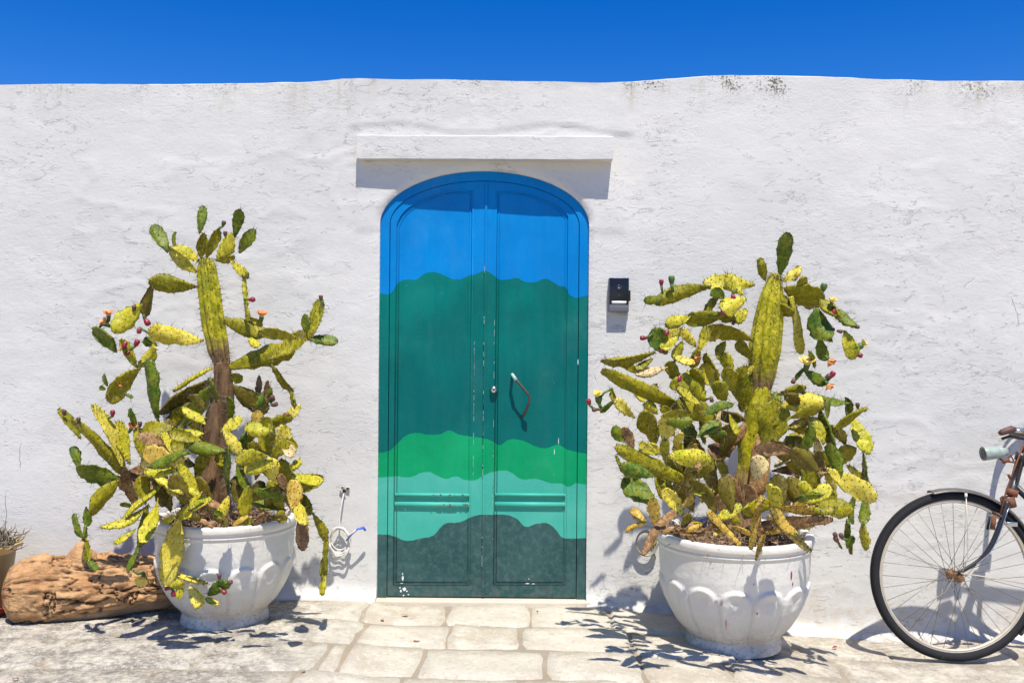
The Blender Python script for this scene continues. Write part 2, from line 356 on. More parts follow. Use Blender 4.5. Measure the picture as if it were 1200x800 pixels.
M_red = simple('red_plastic', (.25, .03, .02), .5); M_leaf = simple('dry_leaf', (.42, .22, .08), .8, 0, .4); M_stain = simple('crimson_stain', (.30, .03, .05), .7)
M_splash = simple('white_paint_splash', (.72, .74, .70), .6); M_joint = simple('pale_edge_highlight', (.34, .40, .36), .6, 0, .5, 90)

# ------------------------------------------------------------------ ground height
_gp = [P(0, 696), P(350, 697), P(435, 700), P(470, 705), P(600, 707), P(690, 708), P(760, 716), P(850, 723), P(925, 739), P(1000, 745), P(1200, 749)]
_gx = np.array([-9] + [p.x for p in _gp] + [9]); _gz = np.array([_gp[0].z] + [p.z for p in _gp] + [_gp[-1].z])
def zg(x):
    x = np.asarray(x, float); return sum(np.interp(x + o, _gx, _gz) for o in (-.08, -.04, 0, .04, .08)) / 5
def zgf(x): return float(zg(np.array([x]))[0])

# ------------------------------------------------------------------ ground sheet
xs = np.concatenate([[-3000, -300, -60, -20, -8], np.arange(-4, 4.01, .05), [8, 20, 60, 300, 3000]])
ys = np.concatenate([[-3000, -300, -60, -20, -8], np.arange(-4.6, .601, .05), [3, 8, 20, 60, 300, 3000]])
X, Y = np.meshgrid(xs, ys, indexing='ij'); p = np.stack([X.ravel(), Y.ravel(), 0 * X.ravel()], 1)
p[:, 2] = zg(p[:, 0]) - .0085 + .0022 * fbm(p * 9, 3)
far = (abs(p[:, 0]) > 8) | (p[:, 1] < -5) | (p[:, 1] > 1); p[far, 2] -= .01
ground = obj('ground', p, grid_faces(len(xs), len(ys)), M_ground); tag(ground, kind='structure')

# ------------------------------------------------------------------ door opening outline
cx, cz = P(566.5, 265).x, P(566.5, 263).z
AX = (P(689.5, 400).x - P(443.8, 400).x) / 2; cx = (P(689.5, 400).x + P(443.8, 400).x) / 2; AB = P(566, 200).z - cz
SILL = P(566, 702).z
def inside(x, z, g=0): 
    return (abs(x - cx) < AX + g) & ((z < cz) | (((x - cx) / (AX + g)) ** 2 + ((z - cz) / (AB + g)) ** 2 < 1))
def archz(x, ins=0):
    q = 1 - ((x - cx) / (AX - ins)) ** 2; return cz + (AB - ins) * math.sqrt(max(0, q))
outline = [(cx - AX, -.2 + (cz + .2) * i / 80) for i in range(80)] + [(cx - AX * math.cos(math.pi * i / 120), cz + AB * math.sin(math.pi * i / 120)) for i in range(121)] + [(cx + AX, cz - (cz + .2) * i / 80) for i in range(1, 81)]
oa = np.array(outline)
# ------------------------------------------------------------------ wall
top_px = [(-400, 102), (0, 100.5), (100, 99.5), (200, 100), (300, 98.5), (350, 98), (380, 95.5), (400, 93), (450, 94), (500, 94.5), (560, 95.5), (650, 97.5), (700, 98.5), (740, 97), (780, 94), (820, 91), (860, 89), (900, 89.5), (960, 90.5), (1000, 92), (1040, 94), (1100, 95.5), (1200, 96), (1600, 97)]
tp = [P(a, b - .5) for a, b in top_px]; tx = np.array([q.x for q in tp]); tz = np.array([q.z for q in tp])
stp = .0125
wx = np.concatenate([np.linspace(-9, -2.6, 20, endpoint=False), np.arange(-2.6, 2.6, stp), np.linspace(2.6, 9, 20)])
wz = np.linspace(-.3, 2.2, 201)
X, T = np.meshgrid(wx, np.linspace(0, 1, 201), indexing='ij')
ztop = np.interp(X, tx, tz) + .0022 * fbm(np.stack([X.ravel() * 6, 0 * X.ravel(), 0 * X.ravel()], 1), 4).reshape(X.shape)
Z = -.3 + T * (ztop + .3)
q = np.stack([X.ravel(), np.zeros(X.size), Z.ravel()], 1)
ins = inside(q[:, 0], q[:, 2])
ny = 201
quads = [f for f in grid_faces(len(wx), ny) if not (ins[f[0]] and ins[f[1]] and ins[f[2]] and ins[f[3]])]
used = np.zeros(len(q), bool); used[np.array(quads).ravel()] = True
sn = np.where(used & ins)[0]
for i in sn:
    d = (oa[:, 0] - q[i, 0]) ** 2 + (oa[:, 1] - q[i, 2]) ** 2; k = int(d.argmin())
    if q[i, 2] < cz: q[i, 0] = cx - AX if q[i, 0] < cx else cx + AX
    else: q[i, 0], q[i, 2] = oa[k]
edge = np.sqrt(((q[:, None, 0][::1] - cx) ** 2)).ravel()
def wall_y(x, z):
    s = np.stack([x, 0 * x, z], 1)
    y = .007 * fbm(s * np.array([1.6, 1, 2.0]), 4) + .0013 * fbm(s * np.array([9, 1, 13]) + 4, 4)
    rid = 1 - abs(fbm(s * np.array([3.0, 1, 5.5]) + 31, 5)); y = y - .0022 * np.clip((rid - .86) / .14, 0, 1) * (fbm(s * 1.3 + 9, 2) > .1)
    # a raised, patched surround above the doorway
    m = np.clip((z - (2.05 + .02 * np.sin(x * 9))) / .012, 0, 1) * np.clip((x + .72) / .02, 0, 1) * np.clip((.53 - x) / .02, 0, 1)
    y = y - .006 * m
    m2 = np.clip((z - 1.60) / .03, 0, 1) * np.clip((x + .69) / .015, 0, 1) * np.clip((.50 - x) / .015, 0, 1)
    y = y - .004 * m2
    # toe of lime wash spreading on the paving
    hgt = z - zg(x); w = .018 + .012 * fbm(s * 6 + 2, 3)
    y = y - .050 * np.exp(-np.clip(hgt, 0, 9) / np.clip(w, .006, .05)) * (1 + .5 * fbm(s * 12, 2))
    return y
q[:, 1] = wall_y(q[:, 0], q[:, 2])
# near the opening the arris is rounded back a little
dist = np.full(len(q), 9.); near = (abs(q[:, 0] - cx) < AX + .05) & (q[:, 2] < cz + AB + .05)
idx = np.where(near & used)[0]
dd = np.sqrt(((q[idx, None, 0] - oa[None, :, 0]) ** 2 + (q[idx, None, 2] - oa[None, :, 1]) ** 2)).min(1); dist[idx] = dd
q[:, 1] += .010 * np.exp(-(dist / .010) ** 2)
wall = empty('wall', (0, 0, 0), label='long white plastered wall with chipped limewash and grimy uneven top', category='wall')
obj('wall_face', q, quads, M_plaster, wall)
# reveal of the opening, jambs and arch
v = []; f = []
NB = 5
for (a, b) in outline:
    yy = float(wall_y(np.array([a]), np.array([b]))[0]) + .010
    for k in range(NB + 1): v.append((a, yy + (.16 - yy) * k / NB, b))
va = np.array(v); va[:, 0] += .003 * fbm(va * 14, 3) * np.tile(np.arange(NB + 1) > 0, len(outline)); v = va
for i in range(len(outline) - 1):
    for k in range(NB): f.append((i * (NB + 1) + k, i * (NB + 1) + k + 1, (i + 1) * (NB + 1) + k + 1, (i + 1) * (NB + 1) + k))
obj('door_reveal', v, f, M_plaster, wall)
# top and back of the wall
n = len(wx); tv = []; tf = []
zt = ztop[:, 0]; prof = [(0, 0), (.02, .007), (.08, .012), (.2, .010), (.30, .004), (.34, -.02), (.345, -.5), (.345, -2.4)]
fy = q.reshape(n, ny, 3)[:, -1, 1]
for i in range(n):
    nz = .0035 * float(fbm(np.array([[wx[i] * 7, 3.3, 0]]), 4)[0])
    for j, (yy, dz) in enumerate(prof): tv.append((wx[i], (fy[i] if j == 0 else yy), zt[i] + dz + (nz if 0 < j < 5 else 0)))
obj('wall_coping', tv, grid_faces(n, len(prof)), M_plaster, wall)
# projecting plaster ledge above the door
lx0, lx1 = WX(420.5, 175), WX(716.5, 178); nL = 90; lv = []
zt0, zb0 = P(420, 161).z, P(420, 188.5).z; zt1, zb1 = P(716, 164).z, P(716, 190.5).z
ring = [(.02, 0, 1), (-.2, 0, 1), (-.88, .0, 1), (-.97, -.001, 1), (-1.0, -.0045, 1), (-1.0, -.0075, 1), (-1, .35, 0), (-1, .03, 0), (-.97, 0, 0), (-.5, -.0, 0), (.02, 0, 0)]
for i in range(nL):
    a = i / (nL - 1); x = lx0 + (lx1 - lx0) * a; pr = .054 + .023 * a
    e = min(i, nL - 1 - i); sh = 0 if e == 0 else 1
    zt_ = zt0 + (zt1 - zt0) * a; zb_ = zb0 + (zb1 - zb0) * a
    for (yy, o, tb) in ring:
        z = (zt_ + o) if tb else (zb_ + (o * (zt_ - zb_) if o > .1 else o))
        y = yy * pr if yy < 0 else yy
        lv.append((x, y, z))
lv = np.array(lv); lv[:, 1] += .0025 * fbm(lv * 11, 3) * (lv[:, 1] < -.01); lv[:, 2] += .0028 * fbm(lv * np.array([8, 9, 9]) + 5, 4)
K = len(ring); lf = [(i * K + j, (i + 1) * K + j, (i + 1) * K + j + 1, i * K + j + 1) for i in range(nL - 1) for j in range(K - 1)] + [tuple(range(K)), tuple((nL - 1) * K + j for j in reversed(range(K)))]
sharp(obj('ledge', lv, lf, M_plaster, wall), 25)
# hole with broken plaster where the white cable leaves the wall
hp = P(404, 574); mb = MB()
for k in range(7):
    a = rng.uniform(0, 6.28); c = hp + Vector((.016 * math.cos(a), -.006, .010 * math.sin(a) + .004)); mb.box(c.x - .006, c.x + .007, c.y - .004, c.y + .006, c.z - .004, c.z + .004)
mb.obj('broken_plaster', M_plaster, wall, smooth=False)
MB().lathe([(0, 0), (.006, 0), (.0075, .002)], 10, M=Matrix.Rotation(math.radians(90), 3, 'X'), c=(hp.x, -.010, hp.z - .003)).obj('cable_hole', M_dark, wall)

# ------------------------------------------------------------------ pavement: threshold and stones
def stone(x0, x1, y0, y1, parent, name='paving_stone', h=.0, jit=.008, skew=(0, 0)):
    nu = max(3, int((x1 - x0) / .05)); nv = max(3, int((y1 - y0) / .06)); k = 0; vs = []
    r = random.Random(int(abs(x0 * 7919 + y0 * 104729) * 100)); ph = [r.uniform(0, 9) for _ in range(4)]; tl = (r.uniform(-.006, .006), r.uniform(-.006, .006))
    U = [0, .011 / (x1 - x0)] + [i / nu for i in range(1, nu)] + [1 - .011 / (x1 - x0), 1]; V = [0, .011 / (y1 - y0)] + [i / nv for i in range(1, nv)] + [1 - .011 / (y1 - y0), 1]
    for i, u in enumerate(U):
        for j, w in enumerate(V):
            x = x0 + (x1 - x0) * u; y = y0 + (y1 - y0) * w; eu = min(u, 1 - u) * (x1 - x0); ew = min(w, 1 - w) * (y1 - y0)
            x += jit * (math.sin(y * 19 + ph[0 if u < .5 else 1]) + .5 * math.sin(y * 53 + ph[2])) * (abs(2 * u - 1)) ** 2 * .8
            y += jit * (math.sin(x * 17 + ph[2 if w < .5 else 3]) + .5 * math.sin(x * 47 + ph[1])) * (abs(2 * w - 1)) ** 2 * .8
            if eu < .05 and ew < .05:   # rounded corners
                cu = 1 if u > .5 else -1; cw = 1 if w > .5 else -1; s_ = (1 - max(eu, ew) / .05) * .004; x -= cu * s_; y -= cw * s_
            e = i in (0, len(U) - 1) or j in (0, len(V) - 1)
            z = h + tl[0] * (u - .5) * 2 + tl[1] * (w - .5) * 2 - (.015 if e else 0)
            x += skew[0] * (y1 - y) ; vs.append((x, y, z))
    a = np.array(vs); a[:, 2] += zg(a[:, 0]) + .0030 * fbm(np.stack([a[:, 0] * 11, a[:, 1] * 11, 0 * a[:, 0] + 3], 1), 3)
    return obj(name, a, grid_faces(len(U), len(V)), M_paver, parent)
pave = empty('pavement', (0, 0, 0), kind='structure')
def D(py, z=0): return F_PX * (CAM_H - z) / (py - 400)
rows = [-.015, -.31, -.585, -.885, -1.17, -1.48, -1.78, -2.1, -2.42]
jx = {0: [-.60, -.262, .085, .42, .80], 1: [-.575, -.235, .043, .47, .86], 2: [-.66, -.585, -.312, .128, .47, .80], 3: [-.72, -.36, .04, .38, .75]}
for r_ in range(len(rows) - 1):
    j = list(jx.get(r_, [])) or [-.7 + .36 * i + rng.uniform(-.08, .08) for i in range(5)]
    while j[0] > -3.0: j.insert(0, j[0] - rng.uniform(.32, .62))
    while j[-1] < 3.0: j.append(j[-1] + rng.uniform(.32, .62))
    for a, b in zip(j[:-1], j[1:]):
        mid = (a + b) / 2; rough = mid < -.7 or mid > .9; g = .0022 if rough else .0022
        if b - a < .1: g = .006
        stone(a + g, b - g, rows[r_ + 1] + g, rows[r_] - g, pave, h=rng.uniform(-.002, .002) - (.002 if rough else 0), jit=.007 if not rough else .012)
t0 = MB().box(cx - AX - .02, cx + AX + .03, -.028, .12, SILL - .06, SILL - .002, bev=.006)
th = t0.obj('threshold', M_paver); 
th.data.materials[0] = M_thr = simple('cream_threshold_stone', (.56, .48, .38), .8, 0, .12, 14, bd=.002); tag(th, kind='structure')

# ------------------------------------------------------------------ door
door = empty('door', (0, 0, 0), label='arched double metal door painted in wavy bands of blue, teal, green and mint', category='door')
def colstrip(x0, x1, lo, hi, yf, yb, name, parent, mat=M_door, n=None):
    n = n or max(2, int(abs(x1 - x0) / .006) + 1); v = []; f = []
    for i in range(n):
        x = x0 + (x1 - x0) * i / (n - 1); a, b = lo(x), max(hi(x), lo(x) + .0005)
        v += [(x, yf, a), (x, yf, b), (x, yb, b), (x, yb, a)]
    for i in range(n - 1):
        k = 4 * i
        for a, b in ((0, 1), (1, 2), (2, 3), (3, 0)): f.append((k + a, k + 4 + a, k + 4 + b, k + b))
    f += [(0, 1, 2, 3), tuple(4 * (n - 1) + i for i in (3, 2, 1, 0))]
    o = obj(name, v, f, mat, parent); return sharp(o, 30)
def xd(px): return P(px, 450).x
bot = SILL
K_ = lambda c: (lambda x: c)
YF = .024
xl0, xs, xr1 = cx - AX + .0435, xd(567), cx + AX - .0435
def framearch(ins0, ins1, name, yf, yb, parent, mat=M_door, zb=bot):   # U-shaped band between two insets of the outline
    def path(i0):
        a = AX - i0; b = AB - i0
        return [(cx - a, zb + (cz - zb) * k / 10) for k in range(10)] + [(cx - a * math.cos(math.pi * k / 60), cz + b * math.sin(math.pi * k / 60)) for k in range(61)] + [(cx + a, cz - (cz - zb) * k / 10) for k in range(1, 11)]
    A, B = path(ins0), path(ins1); v = []; f = []
    for (a, b) in zip(A, B): v += [(a[0], yf, a[1]), (b[0], yf, b[1]), (b[0], yb, b[1]), (a[0], yb, a[1])]
    for i in range(len(A) - 1):
        k = 4 * i
        for a, b in ((0, 1), (1, 2), (2, 3), (3, 0)): f.append((k + a, k + b, k + 4 + b, k + 4 + a))
    return sharp(obj(name, v, f, mat, parent), 30)
framearch(-.004, .0405, 'door_frame', YF - .004, .11, door)
def leaf(x0, x1, px0, px1, name):
    L = colstrip(x0, x1, K_(bot + .004), lambda x: archz(x, .0425), YF + .0065, YF + .05, name, door)
    INS = .075
    top = lambda x: archz(x, INS) if True else 0
    zt_side = P(px0 if x0 < -.3 else px1, 268).z
    sx0, sx1 = xd(px0), xd(px1)
    outer = lambda x: archz(x, .0425)
    y0, y1 = YF, YF + .020
    colstrip(x0, sx0, K_(bot + .004), outer, y0, y1, 'stile', L); colstrip(sx1, x1, K_(bot + .004), outer, y0 + .0003, y1, 'stile', L)
    zb = P(px0, 686).z
    colstrip(sx0, sx1, K_(bot + .004), K_(zb), y0 + .0006, y1, 'bottom_rail', L)
    ptop = lambda x: min(archz(x, INS), cz + .15)
    colstrip(sx0, sx1, ptop, outer, y0 + .0006, y1, 'top_rail', L)
    # bead moulding round the panel, and two horizontal mouldings
    pts = [(sx0, zb), (sx1, zb)]
    k = 24; arc = [(sx1 + (sx0 - sx1) * i / k, ptop(sx1 + (sx0 - sx1) * i / k)) for i in range(k + 1)]
    pts += arc; loop = [Vector((a, y0 + .002, b)) for a, b in pts]
    mb = MB(); 
    for off, rr in ((.0, .0032), (.012, .0022)):
        c = Vector((sum(p.x for p in loop) / len(loop), 0, .9)); lp = []
        for p_ in loop: lp.append(Vector((p_.x + (off if p_.x < (sx0 + sx1) / 2 else -off) * (1 if abs(p_.x - (sx0 + sx1) / 2) > .02 else 0), y0 + (.0018 if off == 0 else .0060), p_.z + (off if p_.z < .3 else -off))))
        mb.tube(lp + [lp[0]], rr, 6)
    mb.obj('panel_moulding', M_door, L)
    for (ya, yb_) in ((578.5, 583.5), (588.5, 596.5)):
        za, zb_ = P((px0 + px1) / 2, ya).z, P((px0 + px1) / 2, yb_).z; h = za - zb_
        m = MB(); pr = [(y1, zb_), (y0 - .001, zb_ + h * .15), (y0 - .007, zb_ + h * .5), (y0 - .002, zb_ + h * .85), (y1, za)]
        vv = [(x, a, b) for x in (sx0 + .004, sx1 - .004) for a, b in pr]; n5 = len(pr)
        ff = [(i, i + 1, n5 + i + 1, n5 + i) for i in range(n5 - 1)] + [tuple(range(n5))[::-1], tuple(range(n5, 2 * n5))]
        m.add(vv, ff); m.obj('rail_moulding', M_door, L)
    return L
LL = leaf(xl0, xs - .0015, 462, 552, 'door_leaf'); RL = leaf(xs + .0015, xr1, 580, 665, 'door_leaf')
# overlapping cover strip beside the seam, edge highlight painted on as pale flecks
colstrip(xs - .0015, xs + .008, K_(bot + .006), lambda x: archz(x, .0445), YF - .006, YF + .001, 'cover_strip', RL)
v = MB()
for k in range(26):
    z = P(568, rng.choice([rng.uniform(390, 560), rng.uniform(220, 690)])).z; v.box(xs - .0028, xs - .0022 + rng.uniform(.0006, .0014), YF - .0068, YF - .004, z, z + rng.uniform(.008, .05))
for k in range(26):
    z = P(555, rng.uniform(400, 560)).z; v.box(xd(555), xd(555) + rng.uniform(.001, .002), YF - .0005, YF + .002, z, z + rng.uniform(.006, .04))
for k in range(22):
    z = P(580, rng.uniform(380, 690)).z; v.box(xd(578.5), xd(578.5) + rng.uniform(.001, .0015), YF - .0006, YF + .002, z, z + rng.uniform(.006, .03))
v.obj('edge_highlight', M_joint, LL, smooth=False)
def blob(c, rx, rz, y, n=9, sd=0):
    r = random.Random(sd); pts = [(c.x + rx * math.cos(6.283 * i / n) * r.uniform(.5, 1.2), y, c.z + rz * math.sin(6.283 * i / n) * r.uniform(.5, 1.2)) for i in range(n)]
    return pts
v = MB()
for k in range(26):
    px = rng.choice([rng.uniform(512, 545), rng.uniform(505, 552)]); py, yy = rng.choice([(581, YF - .0072), (580, YF - .0065), (591.5, YF - .0072), (594, YF - .006)])
    c = P(px, py); pts = blob(c, rng.uniform(.003, .011), rng.uniform(.0012, .0028), yy - .001, sd=k); v.add(pts + [(a, b + .002, d) for a, b, d in pts], [tuple(range(9))[::-1]] + [(i, (i + 1) % 9, 9 + (i + 1) % 9, 9 + i) for i in range(9)])
v.obj('rust_patch', M_rust, LL, smooth=False)
v = MB()
for k, (px, py, a, b) in enumerate([(471, 679, 1.5, 3), (470, 686, 2, 1.5), (473, 692, 2, 3.5), (469, 694, 1.2, 2), (476, 694, 1, 1), (478, 698, 1.2, .7), (472, 699, 1, .8), (471, 674, .8, 1.2), (468, 690, 1, 1), (474, 598, .6, .8), (620, 680, .7, .6), (618, 685.5, 3, .8), (625, 686, 2, .8), (650, 530, .4, 4), (655, 518, .4, 4), (682, 405, .6, 2), (678, 425, .8, 4), (681, 420, .5, 2)]):
    c = P(px, py); yy = (YF - .0012 if py > 687 or px > 670 else YF + .0053) if px < 690 else 0; pts = blob(c, a / 270, b / 270, yy, sd=k + 50); v.add(pts + [(x, y + .002, z) for x, y, z in pts], [tuple(range(9))[::-1]] + [(i, (i + 1) % 9, 9 + (i + 1) % 9, 9 + i) for i in range(9)])
v.obj('paint_splash', M_splash, LL, smooth=False)
# lock cylinder and bent pull handle
lc = P(578.5, 456.5); RX = Matrix.Rotation(math.radians(90), 3, 'X')
lk = MB().lathe([(0, 0.022), (.008, .022), (.0115, .020), (.0165, .012), (.0175, 0), (.0175, -.02)], 20, c=(lc.x, YF - .000, lc.z), M=RX).obj('lock', M_chrome, RL)
MB().lathe([(0, .0228), (.0042, .0228), (.0042, .02)], 10, c=(lc.x, YF, lc.z), M=RX).obj('keyhole', M_dark, lk)
h0, h1 = P(600.5, 439), P(610, 490)
hp_ = [h0 + Vector((0, YF + .018, 0)), h0 + Vector((0, YF - .03, 0)), P(605, 445) + Vector((0, YF - .046, 0)), P(617, 459.5) + Vector((0, YF - .050, 0)), P(620, 463) + Vector((0, YF - .050, 0)), P(619.5, 472) + Vector((0, YF - .045, 0)), P(614, 486) + Vector((0, YF - .018, 0)), h1 + Vector((0, YF + .018, 0))]
hd = MB().tube(hp_, .0062, 6, sc=(1, .7)).obj('handle', M_rustmetal, RL)
MB().tube([hp_[0], hp_[1], hp_[2]], .0075, 6).obj('handle_mount', simple('mint_mount', (.36, .52, .45), .5), hd)

# ------------------------------------------------------------------ intercom
ic = P(724.3, 346); ico = empty('intercom', (ic.x, -.002, ic.z), label='small black video intercom with white name plate on the wall right of the door', category='intercom')
hw = .0425; IY = -.036
ib = MB().box(-hw, hw, IY, .006, -.0735, .0735, bev=.003).obj('housing', M_grey, ico)
MB().box(-hw + .001, hw - .001, IY - .0025, IY + .004, -.042, .0725, bev=.0012).obj('front_panel', M_black, ico)
MB().box(-hw + .001, hw - .001, IY - .0022, IY + .004, -.0725, -.0435, bev=.0012).obj('grey_strip', M_grey, ico)
MB().box(-.031, .031, IY - .0035, IY, -.0385, -.0265).obj('name_plate', M_white, ico)
ln = MB().lathe([(0, .003), (.007, .004), (.009, .0045), (.013, .003), (.0135, 0)], 24, c=(0, IY - .002, .031), M=RX).obj('camera_lens', M_lens, ico)
MB().lathe([(0, .0052), (.0022, .0052), (.0022, .003)], 10, c=(-.0015, IY - .002, .029), M=RX).obj('lens_centre', M_white, ln)
MB().lathe([(0, .002), (.005, .002), (.006, 0)], 20, c=(0, IY - .002, -.006), M=RX).obj('button', M_lens, ico)
MB().box(hw, hw + .007, -.035, -.012, -.026, .02, bev=.001).obj('side_bracket', M_black, ico)

# ------------------------------------------------------------------ pots
NPET = 14
def pot_r(t_ang, z, H=1):
    """radius of the bowl at height z (metres, before scaling) and angle"""
    zz = [0, .012, .03, .045, .058, .075, .10, .14, .18, .22, .26, .30, .34, .385]
    rr = [.173, .173, .170, .168, .175, .187, .204, 0.226, .244, .2575, .2655, .2705, .2725, .2745]
    return float(np.interp(z, zz, rr))
def make_pot(name, loc, sc, rot, label):
    t = empty(name, loc, label=label, category='planter', group='white bowl planters beside the door')
    t.scale = (sc, sc, sc)
    NA = NPET * 16; zs = list(np.linspace(.0, .06, 9)) + list(np.linspace(.066, .312, 66)) + list(np.linspace(.325, .39, 6)); v = []
    for z in zs:
        for j in range(NA):
            a = 2 * math.pi * j / NA; r = pot_r(a, z); ph = (a / (2 * math.pi) * NPET) % 1.0; u = ph * 2 - 1   # -1..1 over a petal
            if .060 < z < .31:
                k = min(1, (z - .060) / .03); zs_ = .222; dz = max(0, z - zs_) / .058
                e = math.hypot(u, dz) if z > zs_ else abs(u)
                ins_ = max(0, 1 - e ** 2.4)
                r += .0075 * k * min(1, ins_ * 2.2) ** .6 if e < 1 else 0
                if e < 1: r += .0025 * math.exp(-((e - .80) / .13) ** 2) * (1 if z > .15 else max(0, (z - .09) / .06))
                e2 = math.hypot(u / .42, (z - .236) / .024) if z > .236 else math.hypot(u / .42, (z - .236) / .05)
                if e2 < 1: r -= .0070 * (1 - e2 ** 2)
            v.append((r * math.cos(a + rot), r * math.sin(a + rot), z))
    f = [(i * NA + j, i * NA + (j + 1) % NA, (i + 1) * NA + (j + 1) % NA, (i + 1) * NA + j) for i in range(len(zs) - 1) for j in range(NA)]
    nf = sum(1 for z in zs if z <= .0575)
    foot = [q for q in f if max(q) < nf * NA]; body = [q for q in f if max(q) >= nf * NA]
    va = np.array(v)
    obj('body', va[(nf - 1) * NA:], [tuple(i - (nf - 1) * NA for i in q) for q in body], M_pot, t)
    fo = va[:nf * NA].copy(); fo += .0018 * fbm(fo * 22, 3)[:, None]
    fb = obj('foot', fo, foot, M_pot, t)
    MB().lathe([(.2745, .384), (.2765, .392), (.2795, .396), (.2800, .400), (.2765, .4035), (.2770, .408), (.284, .414), (.2865, .422), (.2865, .437), (.283, .4445), (.276, .447), (.262, .445), (.256, .438), (.254, .40)], 96).obj('rim', M_pot, t)
    NS = 40; sv = []
    for i in range(9):
        for j in range(NS):
            r = .256 * i / 8; a = 2 * math.pi * j / NS; sv.append((r * math.cos(a), r * math.sin(a), .392 + .012 * (1 - i / 8) + .006 * rng.uniform(-1, 1)))
    obj('soil', sv, [(i * NS + j, i * NS + (j + 1) % NS, (i + 1) * NS + (j + 1) % NS, (i + 1) * NS + j) for i in range(8) for j in range(NS)], M_soil, t)
    aa = math.radians(-90 + 28); MB().lathe([(0, .0), (.0065, 0), (.008, .001)], 12, M=Matrix.Rotation(aa, 3, 'Z') @ Matrix.Rotation(math.radians(90), 3, 'Y'), c=(.1605 * math.cos(aa), .1605 * math.sin(aa), .022)).obj('drain_hole', M_dark, fb)
    return t
DL, DR = CAM_D - .325, CAM_D - .335        # distance of the plant axes
pl = P(264, 720, DL); pr_ = P(859, 720, DR)
SL = 164 / F_PX * DL / .573; SR = 181 / F_PX * DR / .573
zL = P(264, 606, DL).z - .447 * SL * .985; zR = P(859, 622, DR).z - .447 * SR * .985
zL = zgf(pl.x) - .004; zR = zgf(pr_.x) - .004
def pot_scale_z(top_py, px, d, z0): return (P(px, top_py, d).z - z0) / .447
potL = make_pot('planter', (pl.x, pl.y, zL), SL, .1, 'white bowl planter holding the left cactus beside the weathered log'); potL.scale.z = pot_scale_z(602, 264, DL, zL)
potR = make_pot('planter', (pr_.x, pr_.y, zR), SR, .25, 'slightly larger white bowl planter with crimson stains between door and bicycle'); potR.scale.z = pot_scale_z(621, 859, DR, zR)
print('pots', zL, potL.scale[:], zR, potR.scale[:])
for k, (a, z, w, h) in enumerate([(-58, .335, .0035, .014), (-56, .30, .002, .006), (-95, .262, .004, .004), (-94, .24, .0015, .006), (-77, .275, .0015, .006), (-86, .20, .002, .004), (-109, .15, .0012, .016), (-89, .31, .001, .004), (-60, .25, .002, .003), (-112, .23, .001, .006)]):
    a = math.radians(a); r = pot_r(a, z) + (.016 if z < .24 else .0015); c = Vector((r * math.cos(a), r * math.sin(a), z)); tt = Vector((-math.sin(a), math.cos(a), 0)); pts = [c + tt * w * math.cos(6.283 * i / 7) + Vector((0, 0, h * math.sin(6.283 * i / 7) * (1 if i < 4 else 1.4))) for i in range(7)]
    nn = Vector((math.cos(a), math.sin(a), 0)) * .004; MB().add(pts + [p_ - nn for p_ in pts], [tuple(range(7)), ] + [(i, (i + 1) % 7, 7 + (i + 1) % 7, 7 + i) for i in range(7)]).obj('juice_stain', M_stain, potR, smooth=False)

